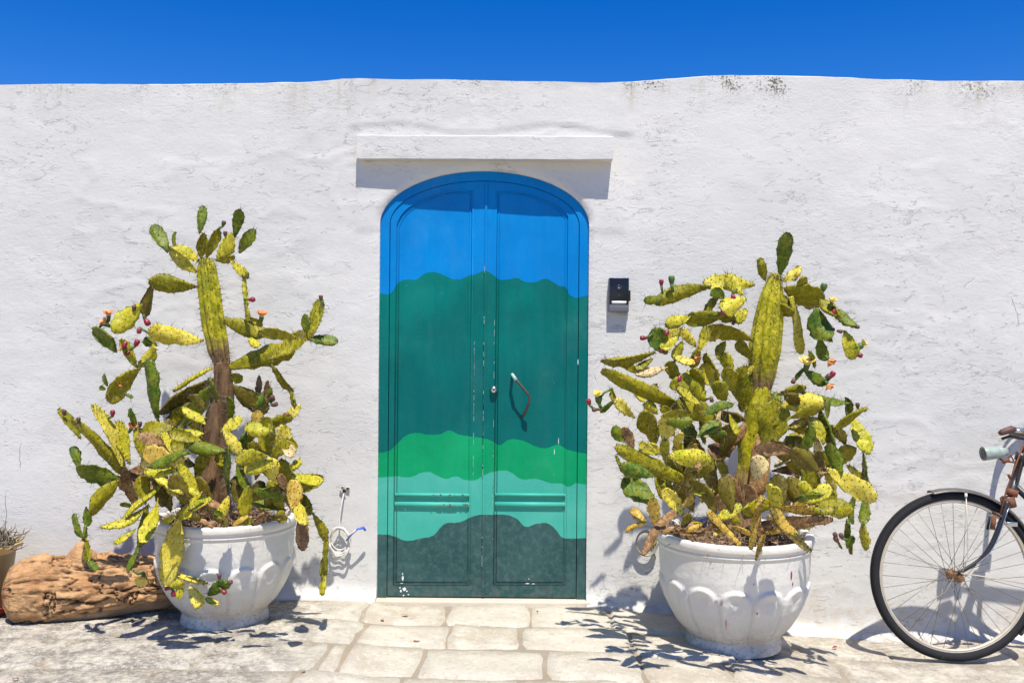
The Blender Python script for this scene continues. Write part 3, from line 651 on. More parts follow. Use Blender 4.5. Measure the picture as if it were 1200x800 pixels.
# ------------------------------------------------------------------ prickly pear cacti
# each row: base x y, tip x y, apparent width (pixels of the photograph), kind, [depth towards the camera m, slope]
LEFT = """
242 302 252 270 15 o 0 0|230 319 196 294 22 y .02 -.1|233 306 207 286 19 y|196 295 182 262 18 g|205 290 202 273 6 g|236 303 234 275 15 o .02|234 273 237 242 13 g
255 302 275 278 23 y .03|275 278 282 247 14 g|281 296 294 270 17 g|252 305 272 305 9 o .02|270 304 288 326 10 y|286 324 286 356 7 y|286 354 294 375 5 o|292 372 308 380 8 o
229 336 177 334 22 o .05 .4|178 333 168 368 15 d|168 355 135 386 24 y|136 412 116 382 20 g|236 399 175 392 23 Y .06 .5|184 405 169 397 12 g|162 431 183 406 20 y|160 430 140 400 15 y
186 494 164 431 9 g .12|163 432 125 460 23 o|126 452 120 439 7 g|124 456 117 453 6 g|143 460 156 465 4 g
260 374 306 394 21 o .04 .3|290 392 304 408 11 y|347 396 310 384 15 o .2|267 431 336 404 28 o .05 .3|318 419 361 395 17 y|361 397 381 356 19 y|360 393 356 370 11 g|360 396 391 398 14 g
319 428 341 458 13 o|340 457 350 475 6 o|352 474 341 489 13 Y|307 500 338 491 14 o .1|247 432 205 452 4 y|248 445 194 479 25 d -.05 -.2|213 502 248 468 20 g .1|238 508 213 510 17 y .12
266 529 221 525 15 g .12 .2|253 471 252 443 9 g .06|270 493 270 464 13 g .08|260 506 283 491 15 y .12|262 503 281 529 16 Y .14|272 452 309 480 26 d -.1|271 438 282 447 13 o -.05|304 440 303 460 10 b 0
300 502 301 482 13 r .12|276 530 306 538 20 y .12|321 536 307 502 25 o .1|324 528 336 503 18 Y .15|330 520 346 534 16 p .17|336 508 349 524 8 o .12|317 564 321 537 23 Y .18|322 572 373 562 25 o .1 .2
342 556 378 570 13 y .16|296 574 334 586 18 g .16|295 590 333 594 17 g .14|350 577 368 599 17 o .12|347 586 357 614 18 Y .2|354 598 354 642 15 b .18|367 601 382 632 10 o .16|382 628 381 674 9 o .16|381 670 377 696 10 y .16
268 582 257 603 14 Y .22|291 570 286 602 21 o .2|267 577 268 526 9 g .1|236 592 214 545 15 y .18|216 550 198 505 16 y .18|202 500 168 509 26 o .12|216 562 184 514 32 d .05|142 550 91 492 21 o .1 .3
94 513 74 480 11 o|144 543 117 475 12 Y .1|152 542 133 498 14 y .08|93 549 84 524 14 g .14|139 563 92 551 27 g .12 .2|138 563 103 594 23 o .14|101 594 101 613 10 g|94 625 81 606 9 g|100 632 89 620 7 g|101 610 100 633 6 g
101 631 102 656 10 y|102 654 113 667 10 g|160 592 138 548 14 b .05|188 578 154 552 28 b 0|190 566 146 605 11 y .2|173 592 131 627 10 y .22|173 594 160 637 15 g .16|158 620 140 640 7 y .2|185 585 178 635 10 y .24
170 545 214 574 10 Y .2|212 567 234 580 9 y .22|189 566 210 580 7 Y .2|236 577 211 607 9 y .24|211 603 192 684 28 Y .27 .1|163 637 156 669 9 g .16|204 673 239 682 7 Y .30|215 683 206 699 11 y .3|222 688 237 709 17 Y .32
244 697 263 682 18 g .33|240 700 255 707 11 Y .33|155 593 142 588 9 g .12|197 690 214 680 12 y .3|180 512 176 545 22 y .1|190 530 175 560 20 o .08|205 480 196 510 18 d .02|225 470 203 492 20 o .02
160 505 158 478 9 g .1|166 535 163 502 16 y .1|250 560 236 520 18 d .05|230 560 238 530 16 o .1|300 560 312 515 20 d 0|330 560 300 545 20 d .05|345 575 325 545 18 o .05|240 520 228 480 18 d -.06|280 560 298 520 18 o -.02
215 530 212 500 18 g .02|220 590 205 560 18 d .08|310 595 330 566 20 d .08|262 600 240 580 10 b .18|180 560 195 590 18 d .06|300 480 316 455 14 g 0|313 470 309 447 9 b|290 520 306 488 16 o .04|228 545 200 540 20 d .02
195 585 212 560 14 o .16|310 470 322 468 6 g|352 600 340 580 14 o .15|226 600 214 590 10 b .2|278 545 290 575 16 g .12|240 480 226 462 16 d -.08
200 598 186 560 20 d .1|222 597 214 570 18 o .15|246 600 232 562 22 d .12|284 598 276 560 20 d .1|308 600 298 566 22 d .1|330 598 318 566 20 o .12|345 600 336 572 16 d .08|268 560 256 530 14 o .1|196 560 172 538 20 d .03|205 540 186 520 22 o .04
318 540 332 515 16 o .06|322 520 312 490 16 o .05|170 590 162 560 18 o .08|290 545 282 508 18 g .05|232 505 250 488 14 o .04|150 575 132 560 16 b .05|338 552 352 540 12 y .12|300 545 286 534 14 y .12
"""
RIGHT = """
914 322 924 275 17 g 0|897 329 888 306 13 o|918 329 939 317 16 Y|920 338 963 355 35 o .04 .2|957 362 961 398 31 g|960 350 979 370 21 o|981 362 998 384 16 g|990 388 1000 418 19 y|961 397 963 422 16 g|928 350 943 415 9 y .03
943 430 932 444 5 g .2|943 434 966 451 14 g .2|905 356 929 368 19 o .03|882 334 831 327 23 y .05 .3|831 336 771 345 21 o|776 350 756 353 12 g|843 345 824 363 11 o|874 350 844 358 25 y|876 362 861 376 16 y
850 368 805 378 19 o|808 371 781 381 17 y|881 398 832 380 21 o .06 .2|815 406 802 384 14 Y .15|818 413 829 384 14 y .15|806 386 778 392 11 o .15|781 414 764 389 25 g .15|766 414 711 430 15 o .18 .2
748 438 732 424 11 o|765 420 747 433 10 o|781 430 747 439 10 p .2|789 417 811 429 11 Y .2|795 450 785 424 17 o .15|788 473 712 439 23 o .2 .2|826 469 799 445 33 y .16|841 453 824 429 25 Y .12|841 489 794 478 23 o .12
873 491 837 487 22 d .05|881 482 862 434 35 o .08|867 441 883 430 10 Y .1|880 470 866 478 14 o|848 469 838 502 4 p .15|838 500 828 512 3 p|855 486 864 508 10 y .12|827 505 850 511 12 g .1|721 469 703 479 9 g .2|703 479 697 480 4 b .2|722 473 716 455 9 o
743 489 721 470 14 Y .2|769 514 748 483 25 o .18|766 522 765 494 20 o .15|778 517 786 484 22 Y .22|736 519 717 503 15 g .15|742 526 733 502 14 b .16|776 531 751 519 17 Y .2|780 542 779 514 13 y .2|799 541 795 520 20 o .12
812 522 806 494 19 g .12|826 520 818 495 12 g .12|797 561 722 529 23 o .25 .1|754 549 722 534 13 p .24|722 534 731 561 8 g .2|769 590 731 563 27 g .22|786 587 764 558 31 o .18|808 570 796 530 10 b .12|790 594 801 567 19 d .15
862 521 831 530 27 b -.02|839 582 830 540 23 d .02|818 541 815 521 9 r .15|850 562 848 539 17 o .05|823 589 823 569 10 y .2|799 596 817 581 10 r .22|769 617 764 583 17 r .3|757 613 733 618 7 r .3|757 612 741 597 12 r .3|798 592 747 639 11 b .3
757 640 768 632 8 Y .3|836 609 869 595 15 y .32|832 600 864 638 11 r .34|830 622 798 625 5 b .3|893 583 878 640 11 r .36|900 605 892 654 6 r .36|905 590 932 646 16 r .36|900 585 919 613 11 o .34|925 599 947 584 13 r .3|908 598 973 592 11 r .32 0
905 612 971 605 13 b .3|908 617 952 620 10 b .3|953 602 948 534 23 o .18|975 596 971 569 19 o .15|978 577 973 550 15 y .15|969 549 1019 582 25 Y .25|904 562 942 582 19 g .12|907 552 966 548 19 b .05|909 546 939 531 8 p .18
914 526 939 514 23 o .15|924 501 976 509 16 o .2|924 500 949 492 13 r .18|927 489 967 474 15 o .22|914 477 962 467 23 Y .18|911 462 942 455 11 o .1|939 460 989 479 16 g .15|993 488 995 466 14 g|895 526 916 474 36 o .16|893 541 901 519 17 g .14
978 547 976 484 20 g .16|974 507 1013 479 8 o .18|1000 489 1013 531 23 y .15|1003 525 984 536 25 o .15|1012 531 1018 583 12 g .15|992 545 1013 559 10 Y .15|1000 580 995 609 9 g .18|1014 582 1012 613 14 g .15|1012 612 1010 643 15 y .15
993 608 993 633 5 g .18|993 642 999 628 10 g .18|884 562 894 537 24 p .22|955 537 962 514 11 p .2|899 477 913 461 15 g .1|970 489 970 467 9 g .2|790 526 798 504 11 Y .2|791 485 775 477 11 o .15|987 643 981 632 5 g .18|998 632 996 648 6 o .18
845 535 862 500 24 d -.05|815 560 835 540 22 o .02|800 575 812 545 22 d .05|850 470 838 450 22 o .05|860 460 850 430 20 y .04|905 500 918 478 18 o -.05|935 560 925 520 24 o .02|960 580 945 545 22 d 0|925 540 905 520 22 d -.04
780 560 760 540 20 o .1|810 500 790 478 20 d .05|835 500 815 475 22 o .02|870 590 850 560 20 b .1|890 600 872 570 16 b .15|940 530 955 500 20 g .02|965 520 955 490 18 y .05|990 520 980 495 18 o .08|850 605 838 580 14 b .15
915 600 930 575 16 d .1|850 400 838 420 14 o .05|846 390 830 395 12 y .08|800 400 792 420 12 y .1|820 405 810 430 14 o .1|795 395 775 405 14 y .12|930 372 920 345 16 o -.02|870 345 850 325 18 y -.02|848 350 838 338 16 g .02
975 400 960 385 14 g .02|985 375 975 360 12 o .05|860 375 845 370 14 o .02|935 478 925 460 18 d 0|765 500 750 490 16 y .16|790 510 775 495 18 o .12|755 470 742 462 12 y .18|770 450 760 462 12 o .12|800 440 790 455 14 o .1|820 435 812 455 16 y .1
812 598 790 560 24 d .12|838 600 822 560 22 d .08|858 598 845 560 22 d .05|915 598 905 560 22 d .08|940 600 930 560 24 d .08|965 600 955 566 20 o .1|800 560 785 535 20 o .08|825 545 808 512 22 d .0|845 520 828 490 22 o -.02|930 545 940 500 20 o .02
960 560 972 530 18 o .04|985 560 975 520 18 g .05|880 420 866 400 16 o .0|842 448 826 420 16 o .05|810 470 795 450 18 o .06|770 485 758 470 14 y .12|935 345 945 325 14 o -.02|955 430 950 410 8 g .1|858 440 846 415 16 y .04|825 455 812 432 16 o .08|795 490 776 472 18 y .1
"""
def parse(s):
    R = []
    for ln in s.strip().replace('\n', '|').split('|'):
        q = ln.split()
        if len(q) < 6: continue
        R.append([float(x) for x in q[:5]] + [q[5]] + [float(x) for x in q[6:8]])
    return R
NS_, NR_ = 15, 16
def pad_mesh(L, Wd, T, r, bend, cup, narrow, rag=.0, spw=None):
    """an obovate cactus pad along +Z, faces towards +-Y; returns verts, faces, materials, areoles"""
    s1, s2, s3 = (r.uniform(0, 50) for _ in range(3))
    ts = [.5 - .5 * math.cos(math.pi * (i / NS_) ** .93) for i in range(NS_ + 1)]
    if narrow: wf = lambda t: (max(0, t + .04) ** .35) * max(0, 1.0 - t) ** .36 * 1.32
    else: wf = lambda t: (max(0, t + .012) ** .95) * max(0, 1.0 - t) ** .50 * 2.45
    tw = r.uniform(-.8, .8); side = r.uniform(-.12, .12); p2 = r.uniform(0, 6)
    V = np.zeros(((NS_ + 1) * NR_, 3)); k = 0
    for t in ts:
        hw_ = Wd / 2 * wf(t) * (1 + .07 * math.sin(t * 25 + p2) + .05 * math.sin(t * 43 + p2 * 2)); th = T / 2 * (wf(t) ** .7) * (1.15 - .4 * t) + .0008
        th = min(th, hw_ * .9 + .0006)
        for j in range(NR_):
            a = 2 * math.pi * j / NR_; ca, sa = math.cos(a), math.sin(a)
            x = hw_ * (abs(ca) ** .9) * (1 if ca >= 0 else -1); y = th * (abs(sa) ** .8) * (1 if sa >= 0 else -1)
            V[k] = (x, y, t * L); k += 1
    # long wrinkles and dents of a thirsty pad
    n1 = fbm(np.stack([V[:, 0] * 42 + s1, V[:, 2] * 13, np.sign(V[:, 1]) * 3 + s2], 1), 3)
    V[:, 1] += n1 * .0115 * np.clip(abs(V[:, 1]) / (T * .2), 0, 1)
    tt = V[:, 2] / L; xn = V[:, 0] / (Wd / 2 + 1e-6)
    V[:, 1] += bend * L * tt ** 2 + cup * Wd * xn ** 2 * np.clip(tt * 2, 0, 1) + .10 * Wd * np.sin(tt * 6 + s3) * xn * .5
    if rag: V[:, 1] += rag * Wd * fbm(np.stack([V[:, 0] * 18, V[:, 2] * 14, 0 * V[:, 2] + s3], 1), 2); V[:, 0] *= 1 + .25 * fbm(np.stack([V[:, 2] * 22, 0 * V[:, 2] + s1, np.sign(V[:, 0])], 1), 2)
    V[:, 0] += side * L * tt ** 2
    an = tw * tt; x, y = V[:, 0].copy(), V[:, 1].copy(); V[:, 0] = x * np.cos(an) - y * np.sin(an); V[:, 1] = x * np.sin(an) + y * np.cos(an)
    F = [(i * NR_ + j, i * NR_ + (j + 1) % NR_, (i + 1) * NR_ + (j + 1) % NR_, (i + 1) * NR_ + j) for i in range(NS_) for j in range(NR_)]
    F += [tuple(reversed(range(NR_))), tuple(NS_ * NR_ + j for j in range(NR_))]; M = [0] * len(F); V = [Vector(q) for q in V]; A = []
    stepz = max(1, int(round(.017 / (L / NS_)))); 
    for i in range(1, NS_):
        if (i % stepz): continue
        for j in range(NR_):
            if (j + (i // stepz)) % 2: continue
            if L * Wd < .0022 and r.random() < .5: continue
            p = V[i * NR_ + j]; nrm = (V[i * NR_ + (j + 1) % NR_] - V[i * NR_ + j - 1]).cross(V[(i + 1) * NR_ + j] - V[(i - 1) * NR_ + j])
            if nrm.length < 1e-9: continue
            nrm.normalize(); A.append((p, nrm))
    base = len(V)
    for p, nrm in A:
        u = nrm.orthogonal().normalized(); w = nrm.cross(u); e = r.uniform(.0019, .0031); b = len(V)
        V += [p + u * e, p + w * e, p - u * e, p - w * e, p + nrm * e * .9]; F += [(b, b + 1, b + 4), (b + 1, b + 2, b + 4), (b + 2, b + 3, b + 4), (b + 3, b, b + 4)]; M += [1] * 4
    return V, F, M, A
def spike(mb, p, d, L, r=.00045):
    d = d.normalized(); u = d.orthogonal().normalized() * r; w = d.cross(u)
    mb.add([p + u, p - u * .5 + w * .87, p - u * .5 - w * .87, p + d * L], [(0, 1, 3), (1, 2, 3), (2, 0, 3)])
def seg_d(px, py, a):
    x0, y0, x1, y1 = a[:4]; dx, dy = x1 - x0, y1 - y0; t = max(0, min(1, ((px - x0) * dx + (py - y0) * dy) / (dx * dx + dy * dy))); return math.hypot(px - x0 - dx * t, py - y0 - dy * t), t
class Plant:
    def __init__(s, root, d, seed): s.root = root; s.d = d; s.r = random.Random(seed); s.sp = MB(); s.o = Vector(root.location); s.done = []; s.back = CAM_D - d - .04
    def pads(s, rows):
        r = s.r
        for row in rows:
            bx, by, tx, ty, w, ty_ = row[:6]; ex = row[6:]
            best = None
            for a in s.done:
                dd, t = seg_d(bx, by, a)
                if dd < 11 and (best is None or dd < best[0]): best = (dd, a[4] + (a[5] - a[4]) * t)
            low = 470 < (by + ty) / 2 < 625
            if low and ex and ex[0] > .04: ex[0] = ex[0] * 1.45 + .03
            if best and (not ex or ex[0] < .15): d0 = best[1]
            elif ex: d0 = ex[0] + r.uniform(-.015, .015)
            else: d0 = r.uniform(.05, .40) if low else r.uniform(.02, .14)
            Lp = math.hypot(tx - bx, ty - by) / F_PX * s.d
            slope = ex[1] if len(ex) > 1 else r.uniform(-.25, .5)
            d1 = max(-s.back * .8, min(.66, d0 + slope * Lp))
            s.done.append((bx, by, tx, ty, d0, d1))
            ux, uy = (tx - bx), (ty - by); B = P(bx - ux * .045, by - uy * .045, s.d - d0); T_ = P(tx + ux * .03, ty + uy * .03, s.d - d1); ax = T_ - B; L = ax.length * 1.03; ax.normalize()
            wa = w / F_PX * (s.d - d0); Wt = max(wa * .98, min(L * .36, .066)) if ty_ not in 'br' else max(wa, L * .22)
            if w <= 7: Wt = max(wa, min(.03, L * .35))
            narrow = wa < .03 and ty_ in 'brp' or (Wt / L < .26)
            th = min(.013, Wt * .15) * (0.7 if ty_ in 'brp' else 1) + .0015
            cosv = max(0., min(1, (wa - th * .5) / Wt)); ang = math.acos(cosv); ang = min(ang, math.radians(80))
            view = (Vector((0, -CAM_D, CAM_H)) - B).normalized(); n0 = (view - ax * view.dot(ax)).normalized()
            rp = Matrix.Rotation(ang, 3, ax) @ n0; rm = Matrix.Rotation(-ang, 3, ax) @ n0
            up = rp if rp.z > rm.z else rm; dn = rm if up is rp else rp
            pr = {'Y': .95, 'y': .85, 'g': .5, 'o': .3, 'd': .15, 'b': .5, 'r': .7, 'p': .8}[ty_]
            nrm = up if r.random() < pr else dn
            if ang < .45:       # nearly face-on: lean the lit kinds back towards the sky
                pass
            xa = nrm.cross(ax).normalized() * -1; Mx = Matrix((xa, nrm * -1, ax)).transposed()
            if Mx.determinant() < 0: Mx = Matrix((-xa, nrm * -1, ax)).transposed()
            hang = 1 if ax.z < -.3 else -1
            V, Fc, Mi, A = pad_mesh(L, Wt, th, r, r.uniform(-.24, .24), r.choice((-1, 1)) * r.uniform(.05, .24), narrow, .25 if ty_ in 'brp' else .03)
            V = [Mx @ q for q in V]
            nm = {'b': 'withered_pad', 'r': 'dry_pad', 'p': 'dry_pad'}.get(ty_, 'pad')
            o = obj(nm, V, Fc, [MP[ty_], M_areole], s.root, B - s.o, True, Mi)
            if ty_ in 'bprY': o['label'] = {'b': 'withered brown cactus pad', 'p': 'pale dried cactus pad', 'r': 'dry ochre cactus pad', 'Y': 'bright yellow cactus pad'}[ty_]
            for p_, nn in A:
                if r.random() < (.42 if ty_ not in 'brp' else .2):
                    for _ in range(r.choice((1, 1, 2))):
                        dv = (Mx @ nn) + Vector((r.uniform(-.6, .6), r.uniform(-.6, .6), r.uniform(-.6, .6)))
                        spike(s.sp, B - s.o + Mx @ p_, dv, r.uniform(.014, .040), .00085)
    def stem(s, pts, mat, name, rib=0, flat=.8, rag=.0, n=28, spines=0, sl=(.02, .04)):
        """pts: (px, py, width px, depth)"""
        K = []; 
        for i in range(len(pts) - 1):
            for q in range(6):
                t = q / 6; K.append([pts[i][c] * (1 - t) + pts[i + 1][c] * t for c in range(4)])
        K.append(list(pts[-1])); v = []; cen = [P(a, b, s.d - d) - s.o for a, b, w, d in K]
        for i, (a, b, w, d) in enumerate(K):
            c = cen[i]; t = (cen[min(i + 1, len(K) - 1)] - cen[max(i - 1, 0)]).normalized(); x = Vector((1, 0, 0)); x = (x - t * x.dot(t)).normalized(); y = t.cross(x); R = w / F_PX * s.d / 2
            for j in range(n):
                an = 2 * math.pi * j / n; rr = R * (1 + rib * (abs(math.sin(an * 4 + .5 + 2.5 * i / len(K) * .3)) ** .7 - .6))
                v.append(c + x * rr * math.cos(an) + y * rr * math.sin(an) * flat)
        va = np.array(v); N = fbm(va * np.array([38, 38, 14]) + 3, 4); C0 = np.repeat(np.array([list(c) for c in cen]), n, 0); va = C0 + (va - C0) * (1 + (rag + .05) * N[:, None])
        f = [(i * n + j, i * n + (j + 1) % n, (i + 1) * n + (j + 1) % n, (i + 1) * n + j) for i in range(len(K) - 1) for j in range(n)] + [tuple(reversed(range(n))), tuple((len(K) - 1) * n + j for j in range(n))]
        o = obj(name, va, f, mat, s.root)
        am = MB()
        for k in range(spines):
            i = s.r.randrange(len(K)); j = s.r.randrange(0, n, 2); p_ = Vector(va[i * n + j]); dv = (p_ - cen[i]).normalized() + Vector((s.r.uniform(-.5, .5), s.r.uniform(-.5, .5), s.r.uniform(-.5, .5)))
            spike(s.sp, p_, dv, s.r.uniform(*sl), .0008)
            if k % 3 == 0:
                nn = (p_ - cen[i]).normalized(); u = nn.orthogonal() * .0026; w = nn.cross(u); am.add([p_ + u, p_ + w, p_ - u, p_ - w, p_ + nn * .003], [(0, 1, 4), (1, 2, 4), (2, 3, 4), (3, 0, 4)])
        if spines: am.obj('areole_bumps', M_areole, o, smooth=False)['kind'] = 'stuff'
        for k in range(len(pts) - 1): s.done.append((pts[k][0], pts[k][1], pts[k + 1][0], pts[k + 1][1], pts[k][3], pts[k + 1][3]))
        return o
    def filler(s, spots, n):
        rows = []; r = s.r
        for k in range(n):
            x0, x1, y0, y1, d0, d1 = r.choice(spots); x, y = r.uniform(x0, x1), r.uniform(y0, y1); a = r.uniform(-1.9, 1.9); L = r.uniform(24, 44)
            rows.append([x, y, x + L * math.sin(a), y - L * math.cos(a) * .8, L * r.uniform(.38, .62), r.choice('oyodgoYbyr'), r.uniform(d0, d1) / 1.45 + .12, r.uniform(-.2, .3)])
        s.pads(rows)
    def depth(s, px, py, df=.1):
        best = (14, df)
        for a in s.done:
            dd, t = seg_d(px, py, a)
            if dd < best[0]: best = (dd, a[4] + (a[5] - a[4]) * t)
        return best[1]
    def near(s, px, py):
        best = None
        for a in s.done:
            dd, t = seg_d(px, py, a)
            if best is None or dd < best[0]: best = (dd, a[0] + (a[2] - a[0]) * min(t, .96), a[1] + (a[3] - a[1]) * min(t, .96), a[4] + (a[5] - a[4]) * t)
        return best
    def fruit(s, px, py, dx, dy, L=9, kind='red'):
        """a little fruit growing in pixel direction dx, dy"""
        nr = s.near(px - dx * L / 2, py - dy * L / 2); d = nr[3] + .008; c = P(px - dx * L / 2, py - dy * L / 2, s.d - d); e = P(px + dx * L / 2, py + dy * L / 2, s.d - d - .003); ax = (e - c); Lm = ax.length; ax.normalize()
        q = ax.orthogonal().normalized(); M = Matrix((q, ax.cross(q), ax)).transposed(); R = Lm * .36
        o = MB().lathe([(R * .35, 0), (R * .7, Lm * .2), (R, Lm * .55), (R * .98, Lm * .8), (R * .75, Lm * .95), (R * .5, Lm * .93), (0, Lm * .85)], 10, M=M)
        if nr[0] > 2: a0 = P(nr[1], nr[2], s.d - nr[3]) - c; o.tube([a0, a0 * .5 - Vector((0, .002, 0)), ax * Lm * .12], [R * .45, R * .5, R * .6], 7, m=1)
        o = o.obj('fruit' if kind == 'red' else 'bud', [{'red': M_fruit, 'bud': M_bud, 'gbud': M_gbud}[kind], M_gbud], s.root, c - s.o)
        for _ in range(5): 
            sp_ = M @ Vector((R * s.r.uniform(-1, 1), R * s.r.uniform(-1, 1), Lm * .5)); spike(s.sp, c - s.o + sp_, sp_ - ax * Lm * .5 + ax * .002, .006)
    def flower(s, px, py, dx, dy, size=13, col='O'):
        nr = s.near(px, py); d = nr[3] + .015; L = size * .85 / F_PX * s.d; ax = Vector((dx, -.35, -dy)).normalized(); c = P(px, py, s.d - d) - s.o - ax * L * .3
        q = ax.orthogonal().normalized(); M = Matrix((q, ax.cross(q), ax)).transposed()
        fb = MB().lathe([(.002, -L * .7), (L * .16, -L * .5), (L * .22, -L * .1), (L * .18, 0)], 8, M=M, c=(0, 0, 0))
        if nr[0] > 4: a0 = P(nr[1], nr[2], s.d - nr[3]) - s.o - c; fb.tube([a0, a0 * .5, M @ Vector((0, 0, -L * .6))], [L * .12, L * .1, L * .12], 7)
        fb = fb.obj('flower', M_gbud, s.root, c)
        mb = MB(); n = 11
        for k in range(n):
            a = 6.283 * k / n + s.r.uniform(-.15, .15); op = s.r.uniform(.5, 1.0); ca, sa = math.cos(a), math.sin(a); v = []
            for t, wd in ((0, .07), (.4, .17), (.8, .16), (1, .03)):
                rr = L * (.12 + .52 * t * op); z = L * (.62 * t * (1.25 - op * .7)); 
                for sg in (-1, 0, 1): v.append(M @ Vector((rr * ca - sa * wd * L * sg, rr * sa + ca * wd * L * sg, z + (.04 * L if sg else 0))))
            mb.add(v, [(i * 3 + j, i * 3 + j + 1, i * 3 + j + 4, i * 3 + j + 3) for i in range(3) for j in range(2)])
        mb.obj('petals', M_petO if col == 'O' else M_petY, fb)
        MB().lathe([(0, L * .28), (L * .13, L * .22), (L * .16, 0)], 8, M=M).obj('stamens', M_petY, fb)
    def fibres(s, zs, R, n, soilz):
        mb = MB(); r = s.r
        for k in range(n):
            a = r.uniform(0, 6.283); q = R * math.sqrt(r.random()); p = Vector((q * math.cos(a), q * math.sin(a), soilz + r.uniform(-.03, .01))); pts = [p]; dv = Vector((r.uniform(-1, 1), r.uniform(-1, 1), r.uniform(-.2, .9))).normalized()
            for _ in range(4): dv = (dv + Vector((r.uniform(-.5, .5), r.uniform(-.5, .5), r.uniform(-.5, .2)))).normalized(); pts.append(pts[-1] + dv * r.uniform(.012, .03))
            mb.tube(pts, [.0018, .0016, .0014, .001, .0005], 4, cap=False)
        for k in range(n // 3):
            a = r.uniform(0, 6.283); q = R * r.uniform(.3, 1.0); c = Vector((q * math.cos(a), q * math.sin(a), soilz + r.uniform(-.01, .012))); e = r.uniform(.006, .018); th_ = r.uniform(0, 6.28)
            mb.add([c + Vector((e * math.cos(th_ + i * 1.2566) * r.uniform(.5, 1), e * math.sin(th_ + i * 1.2566) * r.uniform(.5, 1), r.uniform(-.004, .008))) for i in range(5)] + [c + Vector((0, 0, .006))], [(i, (i + 1) % 5, 5) for i in range(5)])
        o = mb.obj('dry_fibres', M_twig, s.root); o['kind'] = 'stuff'
    def finish(s): o = s.sp.obj('spines', M_spine, s.root, smooth=False); o['kind'] = 'stuff'

def soil_z(pot): return pot.location.z + .43 * pot.scale.z
def make_plant(pot, d, seed, label):
    root = empty('prickly_pear_cactus', (pot.location.x, pot.location.y, soil_z(pot)), label=label, category='cactus', group='potted prickly pear cacti')
    return Plant(root, d, seed)
A = make_plant(potL, DL, 11, 'tall sparse prickly pear cactus with fibrous brown trunk growing in the left bowl')
A.stem([(240, 303, 11, 0), (242, 312, 20, .0), (245, 340, 24, .01), (250, 380, 25, .01), (256, 410, 23, .01), (261, 428, 16, 0)], M_stem, 'green_column', rib=.38, flat=.7, n=48, spines=420)
A.stem([(260, 424, 18, 0), (262, 440, 20, 0), (260, 470, 24, 0), (255, 500, 27, 0), (254, 530, 30, 0), (250, 560, 33, 0), (250, 620, 38, 0)], M_wood, 'trunk', rib=.1, flat=.9, rag=.35, spines=160, sl=(.01, .03))
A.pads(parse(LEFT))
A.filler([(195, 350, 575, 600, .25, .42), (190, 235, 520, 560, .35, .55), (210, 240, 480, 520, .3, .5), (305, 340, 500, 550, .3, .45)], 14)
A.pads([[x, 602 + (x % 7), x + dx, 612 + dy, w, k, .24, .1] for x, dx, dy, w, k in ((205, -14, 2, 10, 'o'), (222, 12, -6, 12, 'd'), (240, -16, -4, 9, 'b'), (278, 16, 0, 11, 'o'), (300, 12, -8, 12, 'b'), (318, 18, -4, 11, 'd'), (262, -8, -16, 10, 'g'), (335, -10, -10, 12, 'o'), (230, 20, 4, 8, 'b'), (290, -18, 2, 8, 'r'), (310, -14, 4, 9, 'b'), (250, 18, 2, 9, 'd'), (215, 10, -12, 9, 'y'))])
for q in [(295, 351, 1, 0), (172, 377, .7, 1), (163, 387, 0, 1), (160, 402, .5, -1), (146, 404, -.5, 1), (150, 413, -.6, .6), (336, 486, -1, .1), (132, 484, 0, -1), (196, 689, -.8, .3), (203, 695, 0, 1), (262, 693, .7, .6), (239, 593, 0, -1)]: A.fruit(*q, L=8)
for q in [(376, 349, 0, -1), (262, 262, .3, -1), (264, 274, 0, -1), (257, 675, 0, -1), (269, 682, 1, -.2), (75, 483, 0, -1), (92, 492, 0, -1), (318, 466, .8, -.8), (322, 474, 1, -.4), (164, 497, 0, -1), (157, 361, .2, -1)]: A.fruit(*q, L=7, kind='bud')
A.flower(307, 367, .2, -1, 15); A.flower(127, 366, .1, -1, 14); A.flower(121, 376, -.6, -.6, 13); A.flower(155, 499, .6, -1, 12); A.flower(140, 452, 0, .4, 11); A.flower(167, 680, .1, .2, 17, 'Y'); A.flower(141, 408, -.6, 0, 9, 'Y')
A.fibres(None, .235, 480, .0); A.finish()

Bp = make_plant(potR, DR, 23, 'broad dense prickly pear cactus with many drying pads growing in the right bowl')
Bp.stem([(910, 321, 10, 0), (908, 328, 15, 0), (904, 350, 24, .01), (900, 380, 30, .01), (896, 410, 32, .02), (893, 440, 27, .01), (890, 466, 18, 0)], M_stemR, 'green_column', rib=.42, flat=.65, n=48, spines=460)
Bp.stem([(894, 444, 12, -.01), (892, 456, 22, 0), (889, 480, 26, 0), (882, 515, 28, 0), (878, 550, 28, 0), (874, 585, 32, 0), (870, 638, 40, 0)], M_trunkR, 'trunk', rib=.15, flat=.9, rag=.25, spines=140, sl=(.01, .03))
Bp.stem([(876, 600, 10, .05), (888, 570, 20, .08), (892, 540, 22, .06), (891, 512, 18, .02), (889, 490, 8, .0)], MP['b'], 'trunk', rib=.2, flat=.7, rag=.1)
Bp.stem([(850, 520, 14, .0), (865, 512, 16, 0), (880, 500, 18, 0)], MP['b'], 'branch', rib=.1)
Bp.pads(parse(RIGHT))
Bp.filler([(775, 860, 575, 606, .28, .45), (905, 960, 575, 606, .28, .45), (760, 850, 520, 570, .35, .58), (915, 980, 500, 560, .35, .58), (760, 840, 470, 520, .3, .5)], 22)
